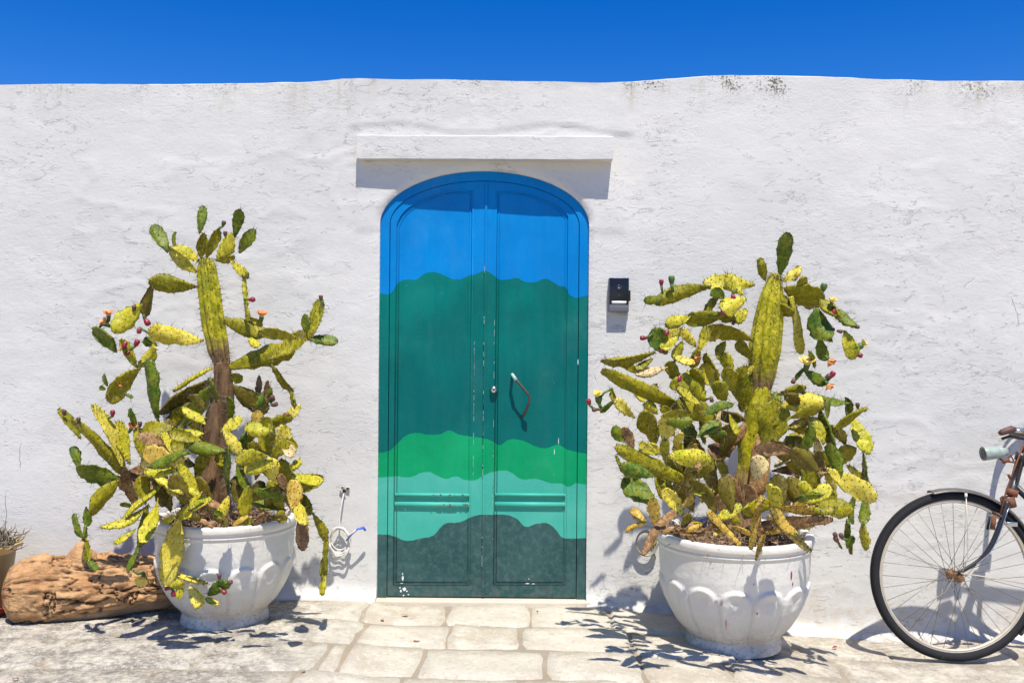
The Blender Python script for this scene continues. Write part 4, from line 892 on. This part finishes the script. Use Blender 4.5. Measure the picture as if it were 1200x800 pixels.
Bp.pads([[x, 612 + (x % 7), x + dx, 622 + dy, w, k, .26, .1] for x, dx, dy, w, k in ((790, -14, 0, 10, 'b'), (806, 16, -6, 11, 'o'), (822, -18, -2, 10, 'r'), (846, 14, -4, 9, 'b'), (868, -10, -14, 12, 'o'), (890, 14, -6, 10, 'b'), (915, 20, 2, 11, 'b'), (935, 18, -8, 12, 'o'), (852, -16, 4, 9, 'r'), (800, 10, -18, 14, 'd'), (928, -12, -14, 14, 'd'), (782, 18, -2, 9, 'b'), (812, -20, 2, 8, 'b'), (835, 20, 0, 9, 'd'), (878, 18, 2, 9, 'b'), (902, -18, 0, 10, 'b'), (922, -20, 4, 9, 'r'), (895, 24, -2, 8, 'b'), (860, 22, 2, 8, 'r'), (795, 20, 6, 7, 'b'), (840, -22, 6, 7, 'b'), (910, 22, 6, 8, 'b'))])
for q in [(775, 331, 0, -1), (859, 348, .2, 1), (847, 365, 0, 1), (781, 390, -.3, 1), (754, 396, -1, 0), (775, 410, 0, 1), (790, 428, 0, 1), (690, 471, -.3, -1), (977, 365, 0, 1), (975, 439, .7, -1), (1007, 416, 1, .3), (796, 444, 0, 1)]: Bp.fruit(*q, L=8)
for q in [(860, 378, -.6, .6), (975, 386, 1, 0), (984, 388, 1, .2), (1004, 383, 1, 0), (930, 446, -.4, 1), (697, 480, -1, 0), (834, 468, 0, 1), (1012, 480, 1, -.6), (1005, 475, 0, -1), (980, 632, -.6, -1), (986, 628, -.4, -1), (979, 627, -.4, -1), (970, 441, 1, -.6)]: Bp.fruit(*q, L=7, kind='bud')
for q in [(787, 328, 0, -1), (965, 337, .3, -1), (702, 468, 0, -1), (1006, 406, 1, -.3)]: Bp.fruit(*q, L=11, kind='gbud')
Bp.flower(700, 461, 0, -1, 13, 'Y'); Bp.flower(1013, 402, 1, -.6, 12, 'Y'); Bp.flower(946, 422, 0, -1, 19, 'Y'); Bp.flower(974, 424, .5, .6, 15); Bp.flower(972, 453, .5, .8, 13); Bp.flower(976, 351, .2, -1, 12, 'Y'); Bp.flower(816, 421, .2, .5, 12); Bp.flower(935, 322, .2, -.6, 10, 'Y')
Bp.fibres(None, .26, 620, .0); Bp.finish()
# ------------------------------------------------------------------ weathered log
lg = []
NLx, NLa = 230, 150
pA, pB = P(26, 694, 3.66), P(232, 679, 3.80)
axv = (pB - pA); LL_ = axv.length; ax_ = axv.normalized(); sx_ = Vector((0, 0, 1)).cross(ax_).normalized(); up_ = ax_.cross(sx_)
log = empty('log', (pA.x, pA.y, zgf(pA.x)), label='weathered cracked brown log lying beside the left planter', category='log')
U = np.linspace(-.10, 1, NLx); A_ = np.linspace(0, 2 * math.pi, NLa, endpoint=False)
UU, AA = np.meshgrid(U, A_, indexing='ij'); u_, a_ = UU.ravel(), AA.ravel()
Rr = np.interp(u_, [-.10, -.095, -.085, -.06, -.02, .1, .4, .8, 1], [.0, .03, .066, .10, .124, .140, .134, .108, .092])
ca, sa = np.cos(a_), np.sin(a_)          # a=90deg is up, 180 is toward the camera
s3 = np.stack([u_ * LL_ * 1.0, ca * .12, sa * .12], 1)
big = fbm(s3 * np.array([4, 11, 11]) + 2, 3)
ridg = 1 - abs(fbm(s3 * np.array([4.5, 22, 22]) + 8, 4)); ridg2 = 1 - abs(fbm(s3 * np.array([22, 13, 13]) + 40, 4)); fine = fbm(s3 * np.array([26, 60, 60]), 4)
low = np.clip((-sa - .62 + .5 * (u_ - .3) + .3 * big) / .15, 0, 1)
ck1 = np.clip((ridg - .945) / .045, 0, 1); ck2 = np.clip((ridg2 - .955) / .035, 0, 1) * (fbm(s3 * 7 + 70, 2) > .18); ck = np.clip(ck1 + ck2, 0, 1) * (1 - low)
Rr = Rr * (1 + .10 * big + .10 * fine * (1 - .8 * low)) - .011 * ck + .006 * np.clip(fbm(s3 * np.array([9, 26, 26]) + 90, 3) * 3, 0, 1) * (1 - low)
gr_ = 1 - abs(fbm(s3 * np.array([3.2, 48, 48]) + 55, 3)); Rr = Rr - .0026 * np.clip((gr_ - .80) / .18, 0, 1) * (1 - .6 * low)
Rr = np.maximum(Rr, .002)
V3 = np.array(pA)[None] + np.outer(u_ * LL_, np.array(ax_)) + np.outer(Rr * ca * .92, np.array(sx_)) + np.outer(Rr * sa * .98, np.array(up_))
V3 -= np.array(log.location)
lf = [(i * NLa + j, i * NLa + (j + 1) % NLa, (i + 1) * NLa + (j + 1) % NLa, (i + 1) * NLa + j) for i in range(NLx - 1) for j in range(NLa)] + [tuple(range(NLa))[::-1], tuple((NLx - 1) * NLa + j for j in range(NLa))]
zmin = V3[:, 2].min(); V3[:, 2] -= 0
gr2 = gr_
lo_ = obj('bark', V3, lf, M_log, log)
for nm, arr in (('crack', np.clip(ck * 1.0 + np.clip((gr_ - .93) / .10, 0, .45), 0, 1)), ('smooth_side', low)):
    at = lo_.data.attributes.new(nm, 'FLOAT', 'POINT'); at.data.foreach_set('value', arr.astype(np.float32))
st = P(95, 645, 3.69) - log.location; v = []; n = 26
for i, (h, r) in enumerate([(-.05, .070), (-.01, .050), (.012, .034), (.03, .020), (.040, .008)]):
    for j in range(n): a = 6.283 * j / n; q = r * (1 + .3 * math.sin(a * 3 + h * 20) * .5); v.append((st.x + q * math.cos(a), st.y + q * .6 * math.sin(a), st.z + h))
va = np.array(v); va += .009 * fbm(va * 50, 4)[:, None]
obj('broken_branch_stub', va, [(i * n + j, i * n + (j + 1) % n, (i + 1) * n + (j + 1) % n, (i + 1) * n + j) for i in range(4) for j in range(n)] + [tuple(4 * n + j for j in range(n))], M_log, log)

# ------------------------------------------------------------------ small pot on the left edge
sp_ = P(-26, 700, 3.74); zz = zgf(sp_.x)
sc = empty('saucer', (sp_.x, sp_.y, zz), label='red plastic saucer under the small clay pot at the left edge', category='saucer')
MB().lathe([(0, .004), (.115, .002), (.13, .006), (.158, .038), (.162, .040), (.162, .034), (.135, 0), (0, 0)], 40).obj('dish', M_red, sc)
cp = empty('clay_pot', (sp_.x, sp_.y, zz + .006), label='small ochre glazed clay pot with flared lip behind the left end of the log', category='flowerpot')
hH = P(0, 640, 3.74).z - zz
bw = MB().lathe([(0, 0), (.085, 0), (.09, .01), (.112, .08), (.128, .16), (.135, hH - .05), (.136, hH - .03)], 48).obj('body', M_clay, cp)
va = []
for i, (r, z) in enumerate([(.136, hH - .03), (.142, hH - .02), (.158, hH - .004), (.164, hH + .002), (.158, hH + .004), (.138, hH - .01), (.128, hH - .02), (.126, hH - .05)]):
    for j in range(48): a = 6.283 * j / 48; va.append(((r + (.008 * math.sin(a * 9) if 1 < i < 5 else 0)) * math.cos(a), (r + (.008 * math.sin(a * 9) if 1 < i < 5 else 0)) * math.sin(a), z + (.006 * math.sin(a * 9 + 1) if 1 < i < 5 else 0)))
obj('lip', va, [(i * 48 + j, i * 48 + (j + 1) % 48, (i + 1) * 48 + (j + 1) % 48, (i + 1) * 48 + j) for i in range(7) for j in range(48)], simple('ochre_lip', (.50, .36, .16), .5), cp)
MB().lathe([(0, hH - .03), (.127, hH - .035)], 32).obj('soil', M_soil, cp)
su = empty('dried_succulent', (sp_.x, sp_.y, zz + hH - .02), label='dried grey-green twiggy succulent in the small clay pot at the left edge', category='plant')
mb = MB(); r = random.Random(4)
for k in range(230):
    a = r.uniform(0, 6.283); q = .12 * math.sqrt(r.random()); p = Vector((q * math.cos(a), q * math.sin(a), 0)); dv = Vector((math.cos(a) * .5, math.sin(a) * .5, 1)).normalized(); pts = [p]
    for _ in range(8): dv = (dv + Vector((r.uniform(-.8, .8), r.uniform(-.8, .8), r.uniform(-.5, .6)))).normalized(); pts.append(pts[-1] + dv * r.uniform(.010, .022))
    mb.tube(pts, [.003, .0034, .0036, .003, .0028, .0026, .0022, .0016, .0007], 6)
mb.obj('sprigs', M_sheath, su)
q0 = P(5, 625, 3.72) - su.location
MB().tube([q0 + Vector((0, 0, -.06)), q0, P(8, 600, 3.72) - su.location, P(6, 590, 3.72) - su.location, P(7, 575, 3.72) - su.location], [.0016, .0014, .001, .0012, .0006], 5).obj('bare_stalk', M_sheath, su)

# ------------------------------------------------------------------ cables
def smooth_pts(pts, n=6):
    out = []; p = [pts[0]] + pts + [pts[-1]]
    for i in range(1, len(p) - 2):
        for k in range(n):
            t = k / n; a, b, c, d = p[i - 1], p[i], p[i + 1], p[i + 2]
            out.append(.5 * ((2 * b) + (c - a) * t + (2 * a - 5 * b + 4 * c - d) * t * t + (3 * b - a - 3 * c + d) * t ** 3))
    return out + [pts[-1]]
def WP(px, py, off): q = P(px, py, CAM_D - off); return q
cb = empty('white_cable', tuple(WP(398, 640, .01)), label='coiled cream cable with blue taped end hanging from a hole left of the door', category='cable')
pts = [WP(404, 575, -.002), WP(402.5, 580, .014), WP(400, 592, .026), WP(398, 606, .030), WP(398.5, 617, .034)]
coil = [(12, 17, 634, 0), (12.5, 14, 634, 1), (11, 16, 633, -.5), (12, 18, 636, 0), (10.5, 12, 632, 1)]
k = 0
for (rx, rz, cy_, ox) in coil:
    for i in range(12):
        a = math.pi / 2 - 2 * math.pi * i / 12; pts.append(WP(397.5 + ox + rx * math.cos(a), cy_ - rz * math.sin(a), .030 + .012 * math.sin(k * .21) + .004 * (k % 3))); k += 1
pts += [WP(398, 618, .04), WP(407, 630, .045), WP(408, 628, .06), WP(413, 624, .075), WP(418, 620, .07)]
MB().tube([q - cb.location for q in smooth_pts(pts, 4)], .0031, 7).obj('cable', M_cable, cb)
MB().tube([WP(406, 633, .045) - cb.location, WP(412, 626, .07) - cb.location, WP(419, 619.5, .072) - cb.location, WP(426, 618, .06) - cb.location, WP(428, 621, .05) - cb.location], [.0035, .0035, .004, .0065, .005], 8).obj('taped_end', M_blue, cb)
pts = [WP(395.5, 640, .03), WP(394, 655, .028), WP(396, 668, .03), WP(402, 676, .02)]
gc = empty('grey_cable_coil', tuple(WP(756, 636, .02)), label='small loop of grey beige cable on the wall beside the rim of the right planter', category='cable')
pts = [WP(772, 612, .02)]; k = 0
for lo in range(3):
    for i in range(12): a = .6 + 2 * math.pi * i / 12; pts.append(WP(756 + lo + (10.5 + lo) * math.cos(a), 636 - (13 + lo) * math.sin(a), .022 + .006 * lo)); k += 1
pts += [WP(764, 640, .03), WP(767, 650, .02), WP(768, 653, -.002)]
MB().tube([q - gc.location for q in smooth_pts(pts, 4)], .0036, 7).obj('cable', M_gcable, gc)

# ------------------------------------------------------------------ bicycle
bd = 3.70; bx = P(1121, 672, bd); bz = zgf(bx.x) + .001; R = .3395
bike = empty('bicycle', (bx.x, bx.y, bz), label='old black bicycle with rusty fittings and a mint green headlamp leaning on the wall', category='bicycle')
bike.rotation_euler = (math.radians(-3), 0, 0)
Yv = Vector((0, 1, 0)); H = R
def bt(name, pts, r, mat, parent=bike, n=10, **k): return MB().tube([Vector(p) for p in pts], r, n, **k).obj(name, mat, parent)
def wheel(x, front):
    rim = MB().torus((x, 0, H), Yv, R - .0425, .0062, 96, 8, sq=1.6).obj('front_wheel' if front else 'rear_wheel', M_wall, bike)
    ty = MB().torus((x, 0, H), Yv, R - .0180, .0180, 128, 12); ty.obj('tyre', M_tyre, rim)
    MB().torus((x, 0, H), Yv, R - .0365, .0038, 96, 6, sq=2.6).obj('tyre_wall', M_wall, rim)
    tr = MB()
    for i in range(260):
        a = 2 * math.pi * i / 260
        for s_ in (-.0105, 0, .0105):
            c = Vector((x + (R - .0008 - abs(s_) * .25) * math.cos(a + s_ * 8), s_, H + (R - .0008 - abs(s_) * .25) * math.sin(a + s_ * 8))); dr = Vector((math.cos(a), 0, math.sin(a))); tn = Vector((-math.sin(a), 0, math.cos(a)))
            tr.add([c + tn * .0026 + Yv * .004, c + tn * .0026 - Yv * .004, c - tn * .0026 - Yv * .004, c - tn * .0026 + Yv * .004, c + dr * .0016], [(0, 1, 4), (1, 2, 4), (2, 3, 4), (3, 0, 4)])
    tr.obj('tread', M_tyre, rim, smooth=False)['kind'] = 'stuff'
    hb = MB().lathe([(0, -.062), (.006, -.062), (.006, -.052), (.012, -.052), (.012, -.044), (.014, -.040), (.020, -.036), (.020, -.032), (.013, -.027), (.010, 0), (.013, .027), (.020, .032), (.020, .036), (.012, .044), (.012, .052), (.006, .062), (0, .062)], 20, c=(x, 0, H), M=Matrix.Rotation(math.radians(90), 3, 'X')).obj('hub', M_hub, rim)
    MB().lathe([(0, .072), (.009, .072), (.011, .066), (.011, .058), (0, .058)], 6, c=(x, 0, H), M=Matrix.Rotation(math.radians(90), 3, 'X')).obj('axle_nut', M_hub, rim, smooth=False)
    me = None
    for i in range(36):
        side = 1 if i % 2 else -1; a0 = 2 * math.pi * i / 36; lead = (1 if (i // 2) % 2 else -1) * math.radians(62); ah = a0 + lead
        p0 = Vector((x + .019 * math.cos(ah), side * .033, H + .019 * math.sin(ah))); p1 = Vector((x + (R - .048) * math.cos(a0), side * .003, H + (R - .048) * math.sin(a0)))
        L = (p1 - p0).length
        if me is None: o = MB().tube([(0, 0, 0), (0, 0, L)], .00105, 5).obj('spoke', M_steel, rim); me = o.data
        else: o = bpy.data.objects.new('spoke', me); C.objects.link(o); o.parent = rim
        o.location = p0; o.rotation_mode = 'QUATERNION'; o.rotation_quaternion = (p1 - p0).to_track_quat('Z', 'Y')
    return rim
wheel(0, True); XR = 1.13; wheel(XR, False)
k_ = bd / F_PX
_bm = (Matrix.Translation((bx.x, bx.y, bz)) @ Matrix.Rotation(math.radians(-3), 4, 'X')).inverted(); _co = _bm @ Vector((0, -CAM_D, CAM_H))
def Q(px, py, y=0):
    q = _bm @ P(px, py, bd); dr = q - _co; return _co + dr * ((y - _co.y) / dr.y)
crown = Q(1181, 588)
frk = bt('fork', [crown + Vector((0, 0, -.004)), crown + Vector((.001, 0, .022))], .024, M_frame)
for s_ in (-1, 1):
    pts = smooth_pts([Q(1181, 588, s_ * .034), Q(1176, 604, s_ * .044), Q(1166, 630, s_ * .048), Q(1157, 646, s_ * .048), Q(1148, 656, s_ * .048), Q(1136, 664, s_ * .048), Q(1123, 671, s_ * .048)], 5)
    n = len(pts); MB().tube(pts, [.0135 - .0055 * i / (n - 1) for i in range(n)], 10, sc=(1, .8)).obj('fork_blade', M_frame, frk)
    MB().tube(smooth_pts([Q(1183, 592, s_ * .040), Q(1178, 606, s_ * .056), Q(1169, 631, s_ * .059), Q(1159, 648, s_ * .058), Q(1144, 661, s_ * .056)], 5), .0028, 5).obj('fork_highlight_strip', M_chrome, frk)  # bright strip laid along the blade to stand in for its highlight
MB().tube([Q(1180, 582), Q(1183, 594)], .0275, 14).obj('fork_crown', M_rust, frk)
hA, hB = Q(1185, 579), Q(1197, 533)
ht = bt('head_tube', [hA, hA.lerp(hB, .08), hA.lerp(hB, .081), hA.lerp(hB, .9), hA.lerp(hB, .901), hB], [.022, .022, .017, .017, .021, .021], M_frame, n=14)
MB().tube([hA.lerp(hB, -.04), hA.lerp(hB, .13)], .0235, 12).obj('lower_race', M_rust, ht); MB().tube([hA.lerp(hB, .86), hA.lerp(hB, 1.05)], .0225, 12).obj('upper_race', M_frame, ht)
st_t = Q(1207, 509); bt('stem', [hB, st_t], .0115, M_rustmetal); bt('stem_clamp', [st_t + Vector((-.012, 0, .004)), st_t + Vector((.03, 0, -.002))], .016, M_rust)
seat_top = Vector((.86, 0, .80)); bb = Vector((.68, 0, .285)); rear = Vector((XR, 0, H))
fr = bt('top_tube', [hA.lerp(hB, .8), Vector((.835, 0, .735))], .0135, M_frame); bt('down_tube', [hA.lerp(hB, .25), bb], .0145, M_frame); bt('seat_tube', [bb, Vector((.84, 0, .76))], .014, M_frame)
for s_ in (-1, 1):
    bt('chain_stay', [bb + Yv * s_ * .03, rear + Yv * s_ * .055], .009, M_frame); bt('seat_stay', [Vector((.835, s_ * .02, .73)), rear + Yv * s_ * .055], .008, M_frame)
    cr = Vector((.68 + s_ * .165, s_ * -.075, .285 - s_ * .02)); c_ = bt('crank', [bb + Yv * s_ * -.065, cr], [.011, .008], M_rustmetal)
    MB().box(cr.x - .035, cr.x + .035, cr.y - .10 if s_ > 0 else cr.y, cr.y if s_ > 0 else cr.y + .10, cr.z - .012, cr.z + .012, bev=.003).obj('pedal', M_tyre, c_)
MB().torus(bb + Yv * -.045, Yv, .085, .007, 44, 6).torus(bb + Yv * -.045, Yv, .045, .006, 24, 6).tube([bb + Yv * -.045 + Vector((-.085, 0, 0)), bb + Yv * -.045 + Vector((.085, 0, 0))], .006, 6).tube([bb + Yv * -.045 + Vector((0, 0, -.085)), bb + Yv * -.045 + Vector((0, 0, .085))], .006, 6).obj('chainring', M_rustmetal, bike)
bt('seat_post', [Vector((.84, 0, .76)), Vector((.862, 0, .85))], .0115, M_chrome)
v = []; f = []; 
for i in range(13):
    t = i / 12; x = .74 + .27 * t; w = .022 + .085 * (max(0, (t - .25) / .75) ** 1.2); zt_ = .875 + .012 * math.cos(t * 6) + .01 * t
    for j in range(9): u = j / 8 * 2 - 1; v.append((x, u * w, zt_ - .035 * abs(u) ** 2.4 - (.02 if i in (0, 12) else 0)))
for i in range(12):
    for j in range(8): f.append((i * 9 + j, (i + 1) * 9 + j, (i + 1) * 9 + j + 1, i * 9 + j + 1))
so_ = obj('saddle', v, f, M_leather, bike); md = so_.modifiers.new('thick', 'SOLIDIFY'); md.thickness = .008
for s_ in (-1, 1): MB().torus((.965, s_ * .05, .825), Yv, .022, .004, 20, 5).torus((.965, s_ * .05, .825), Yv + Vector((.1, 0, 0)), .022, .004, 20, 5).obj('saddle_spring', M_rustmetal, so_)
# handlebar: out to both sides, then sweeping back
for s_ in (-1, 1):
    bar = smooth_pts([st_t + Vector((.0, 0, .0)), st_t + Vector((.0, s_ * .06, .0)), st_t + Vector((.005, s_ * .12, -.002)), st_t + Vector((.03, s_ * .19, -.004)), st_t + Vector((.11, s_ * .235, -.004)), st_t + Vector((.24, s_ * .25, -.01))], 5)
    hb = MB().tube(bar, .0115, 10).obj('handlebar', M_hub if s_ < 0 else M_rustmetal, bike)
    MB().tube([st_t + Vector((.13, s_ * .237, -.005)), st_t + Vector((.25, s_ * .251, -.011))], .0165, 12).obj('grip', M_grip, hb)
    bl = smooth_pts([st_t + Vector((.0, s_ * .03, .024)), st_t + Vector((.0, s_ * .12, .020)), st_t + Vector((.025, s_ * .20, .018)), st_t + Vector((.10, s_ * .250, .016)), st_t + Vector((.22, s_ * .264, .010))], 5)
    MB().tube(bl, .0048, 6).obj('brake_lever', M_chrome, hb)
gr = MB().tube([Q(1171, 508, -.10), Q(1174, 506.5, -.10), Q(1186, 502.5, -.102), Q(1189, 503.5, -.102)], [.008, .013, .0145, .012], 12).obj('bell_lever', M_grip, bike)
MB().tube([Q(1189, 504, -.102), Q(1200, 506, -.102)], .008, 10).obj('lever_joint', M_chrome, gr)
MB().tube([Q(1174, 514, -.09), Q(1183, 511, -.092), Q(1200, 514, -.094)], .006, 8).obj('lever_bracket', M_frame, gr)
# headlamp
lA, lB = Q(1151.5, 531.5, -.005), Q(1180, 529, -.005); dl = (lB - lA).normalized(); q = Vector((0, 1, 0)); ML = Matrix((q, dl.cross(q), dl)).transposed(); LLn = (lB - lA).length
lm = MB().lathe([(.020, .006), (.0275, 0), (.0285, .004), (.0275, .010), (.027, .03), (.0245, .058), (.0205, .080), (.013, LLn), (0, LLn + .002)], 28, c=lA, M=ML).obj('headlamp', M_mint, bike)
MB().lathe([(0, .002), (.012, .0035), (.024, .006)], 24, c=lA, M=ML).obj('lamp_glass', M_lens, lm); MB().torus(lA + dl * .002, dl, .0265, .0022, 32, 6, x0=q).obj('lamp_rim', M_steel, lm)
bk = MB().tube([Q(1170, 536), Q(1176, 540), Q(1186, 541), Q(1192, 542)], .0042, 6).tube([Q(1180, 540), Q(1184, 532), Q(1188, 540)], .0035, 6).tube([Q(1175, 541, -.012), Q(1182, 538, -.012)], .008, 8).obj('lamp_bracket', M_rust, bike)
# brake rods and stirrup
bt('brake_rod', [Q(1200, 519, -.024), Q(1186, 556, -.030), Q(1180, 572, -.034), Q(1172, 602, -.052)], .0034, M_rust, n=6); bt('brake_rod', [Q(1203, 520, -.01), Q(1192, 560, -.026)], .0026, M_rustmetal, n=6)
sb_ = bt('brake_shoe', [Q(1163, 600, -.030), Q(1171, 603, -.048), Q(1174, 606, -.052)], .0065, M_rustmetal, n=8)
MB().tube([Q(1165, 604, -.050), Q(1163, 620, -.050)], .010, 8).obj('brake_pad', M_rust, sb_); MB().tube([Q(1160, 605, -.03), Q(1157, 620, -.03)], .0045, 8).obj('brake_block', M_tyre, sb_); MB().box(Q(1160, 0).x, Q(1172, 0).x, -.056, -.044, Q(0, 604).z, Q(0, 599).z, bev=.001).obj('brake_clip', M_chrome, sb_)
MB().tube([Q(1184, 560, -.03), Q(1182, 556, -.034)], .006, 8).obj('rod_nut', M_rust, sb_)
# mudguards
def guard(x, a0, a1, name):
    v = []; f = []; n = 60; kk = 9
    for i in range(n + 1):
        a = math.radians(a0 + (a1 - a0) * i / n); flare = (.010 if i == 0 else 0)
        for j in range(kk):
            b = (j / (kk - 1) * 2 - 1) * 1.15; rr = R + .012 + .022 * (math.cos(b) - 1) * 1.0 + .0 + flare * .3; v.append((x + rr * math.cos(a), .031 * math.sin(b), H + rr * math.sin(a)))
    for i in range(n):
        for j in range(kk - 1): f.append((i * kk + j, (i + 1) * kk + j, (i + 1) * kk + j + 1, i * kk + j + 1))
    o = obj(name, v, f, M_fend, bike); m = o.modifiers.new('thick', 'SOLIDIFY'); m.thickness = .0016; return o
g1 = guard(0, 106, -42, 'front_mudguard'); guard(XR, 175, 5, 'rear_mudguard')
for s_ in (-1, 1):
    MB().tube([Q(1132, 580, s_ * .032), Q(1134, 620, s_ * .045), Q(1134, 655, s_ * .058), Q(1128, 669, s_ * .062)], .0026, 6).obj('mudguard_stay', M_wall, g1)
    MB().tube([Q(1126, 671, s_ * .062), Q(1170, 678, s_ * .055), Q(1215, 686, s_ * .032)], .0023, 6).obj('mudguard_stay', M_wall, g1)
    MB().tube([Q(1132, 578, s_ * .030), Q(1132, 582, s_ * .034)], .0055, 8).obj('stay_clip', M_white, g1)

# ------------------------------------------------------------------ dry scraps on the paving
for k, (px, py, rad, lab, mt) in enumerate([(475, 722, .016, 'curled orange leaf scrap on the paving left of the doorway', M_leaf), (448, 728, .009, 'tiny brown leaf on the paving below the left door jamb', M_leaf), (978, 760, .012, 'fallen crimson fruit skin on the ground between planter and bicycle', M_fruit), (488, 753, .012, 'dark shrivelled leaf on the second row of paving stones', M_twig), (630, 718, .006, 'small reddish crumb on the stones before the door', M_leaf), (355, 789, .011, 'brown leaf on the paving at the lower edge left of centre', M_leaf), (18, 797, .012, 'brown twig scrap on the rock at the lower left corner', M_twig)]):
    d = CAM_D; 
    for _ in range(8): q = P(px, py, d); d = d * (CAM_H - zgf(q.x)) / max(.01, (CAM_H - q.z))
    q = P(px, py, d); r = random.Random(k + 3); v = [(0, 0, .006)] + [(rad * r.uniform(.6, 1.2) * math.cos(i * .785), rad * .6 * r.uniform(.6, 1.2) * math.sin(i * .785), r.uniform(.001, .010)) for i in range(8)]
    o = obj('leaf_scrap', v, [(0, 1 + i, 1 + (i + 1) % 8) for i in range(8)], mt, None, (q.x, q.y, zgf(q.x) + .003), smooth=False); m = o.modifiers.new('thick', 'SOLIDIFY'); m.thickness = .0015
    tag(o, lab, 'leaf scrap', 'scraps fallen on the paving')
bpy.context.view_layer.update()
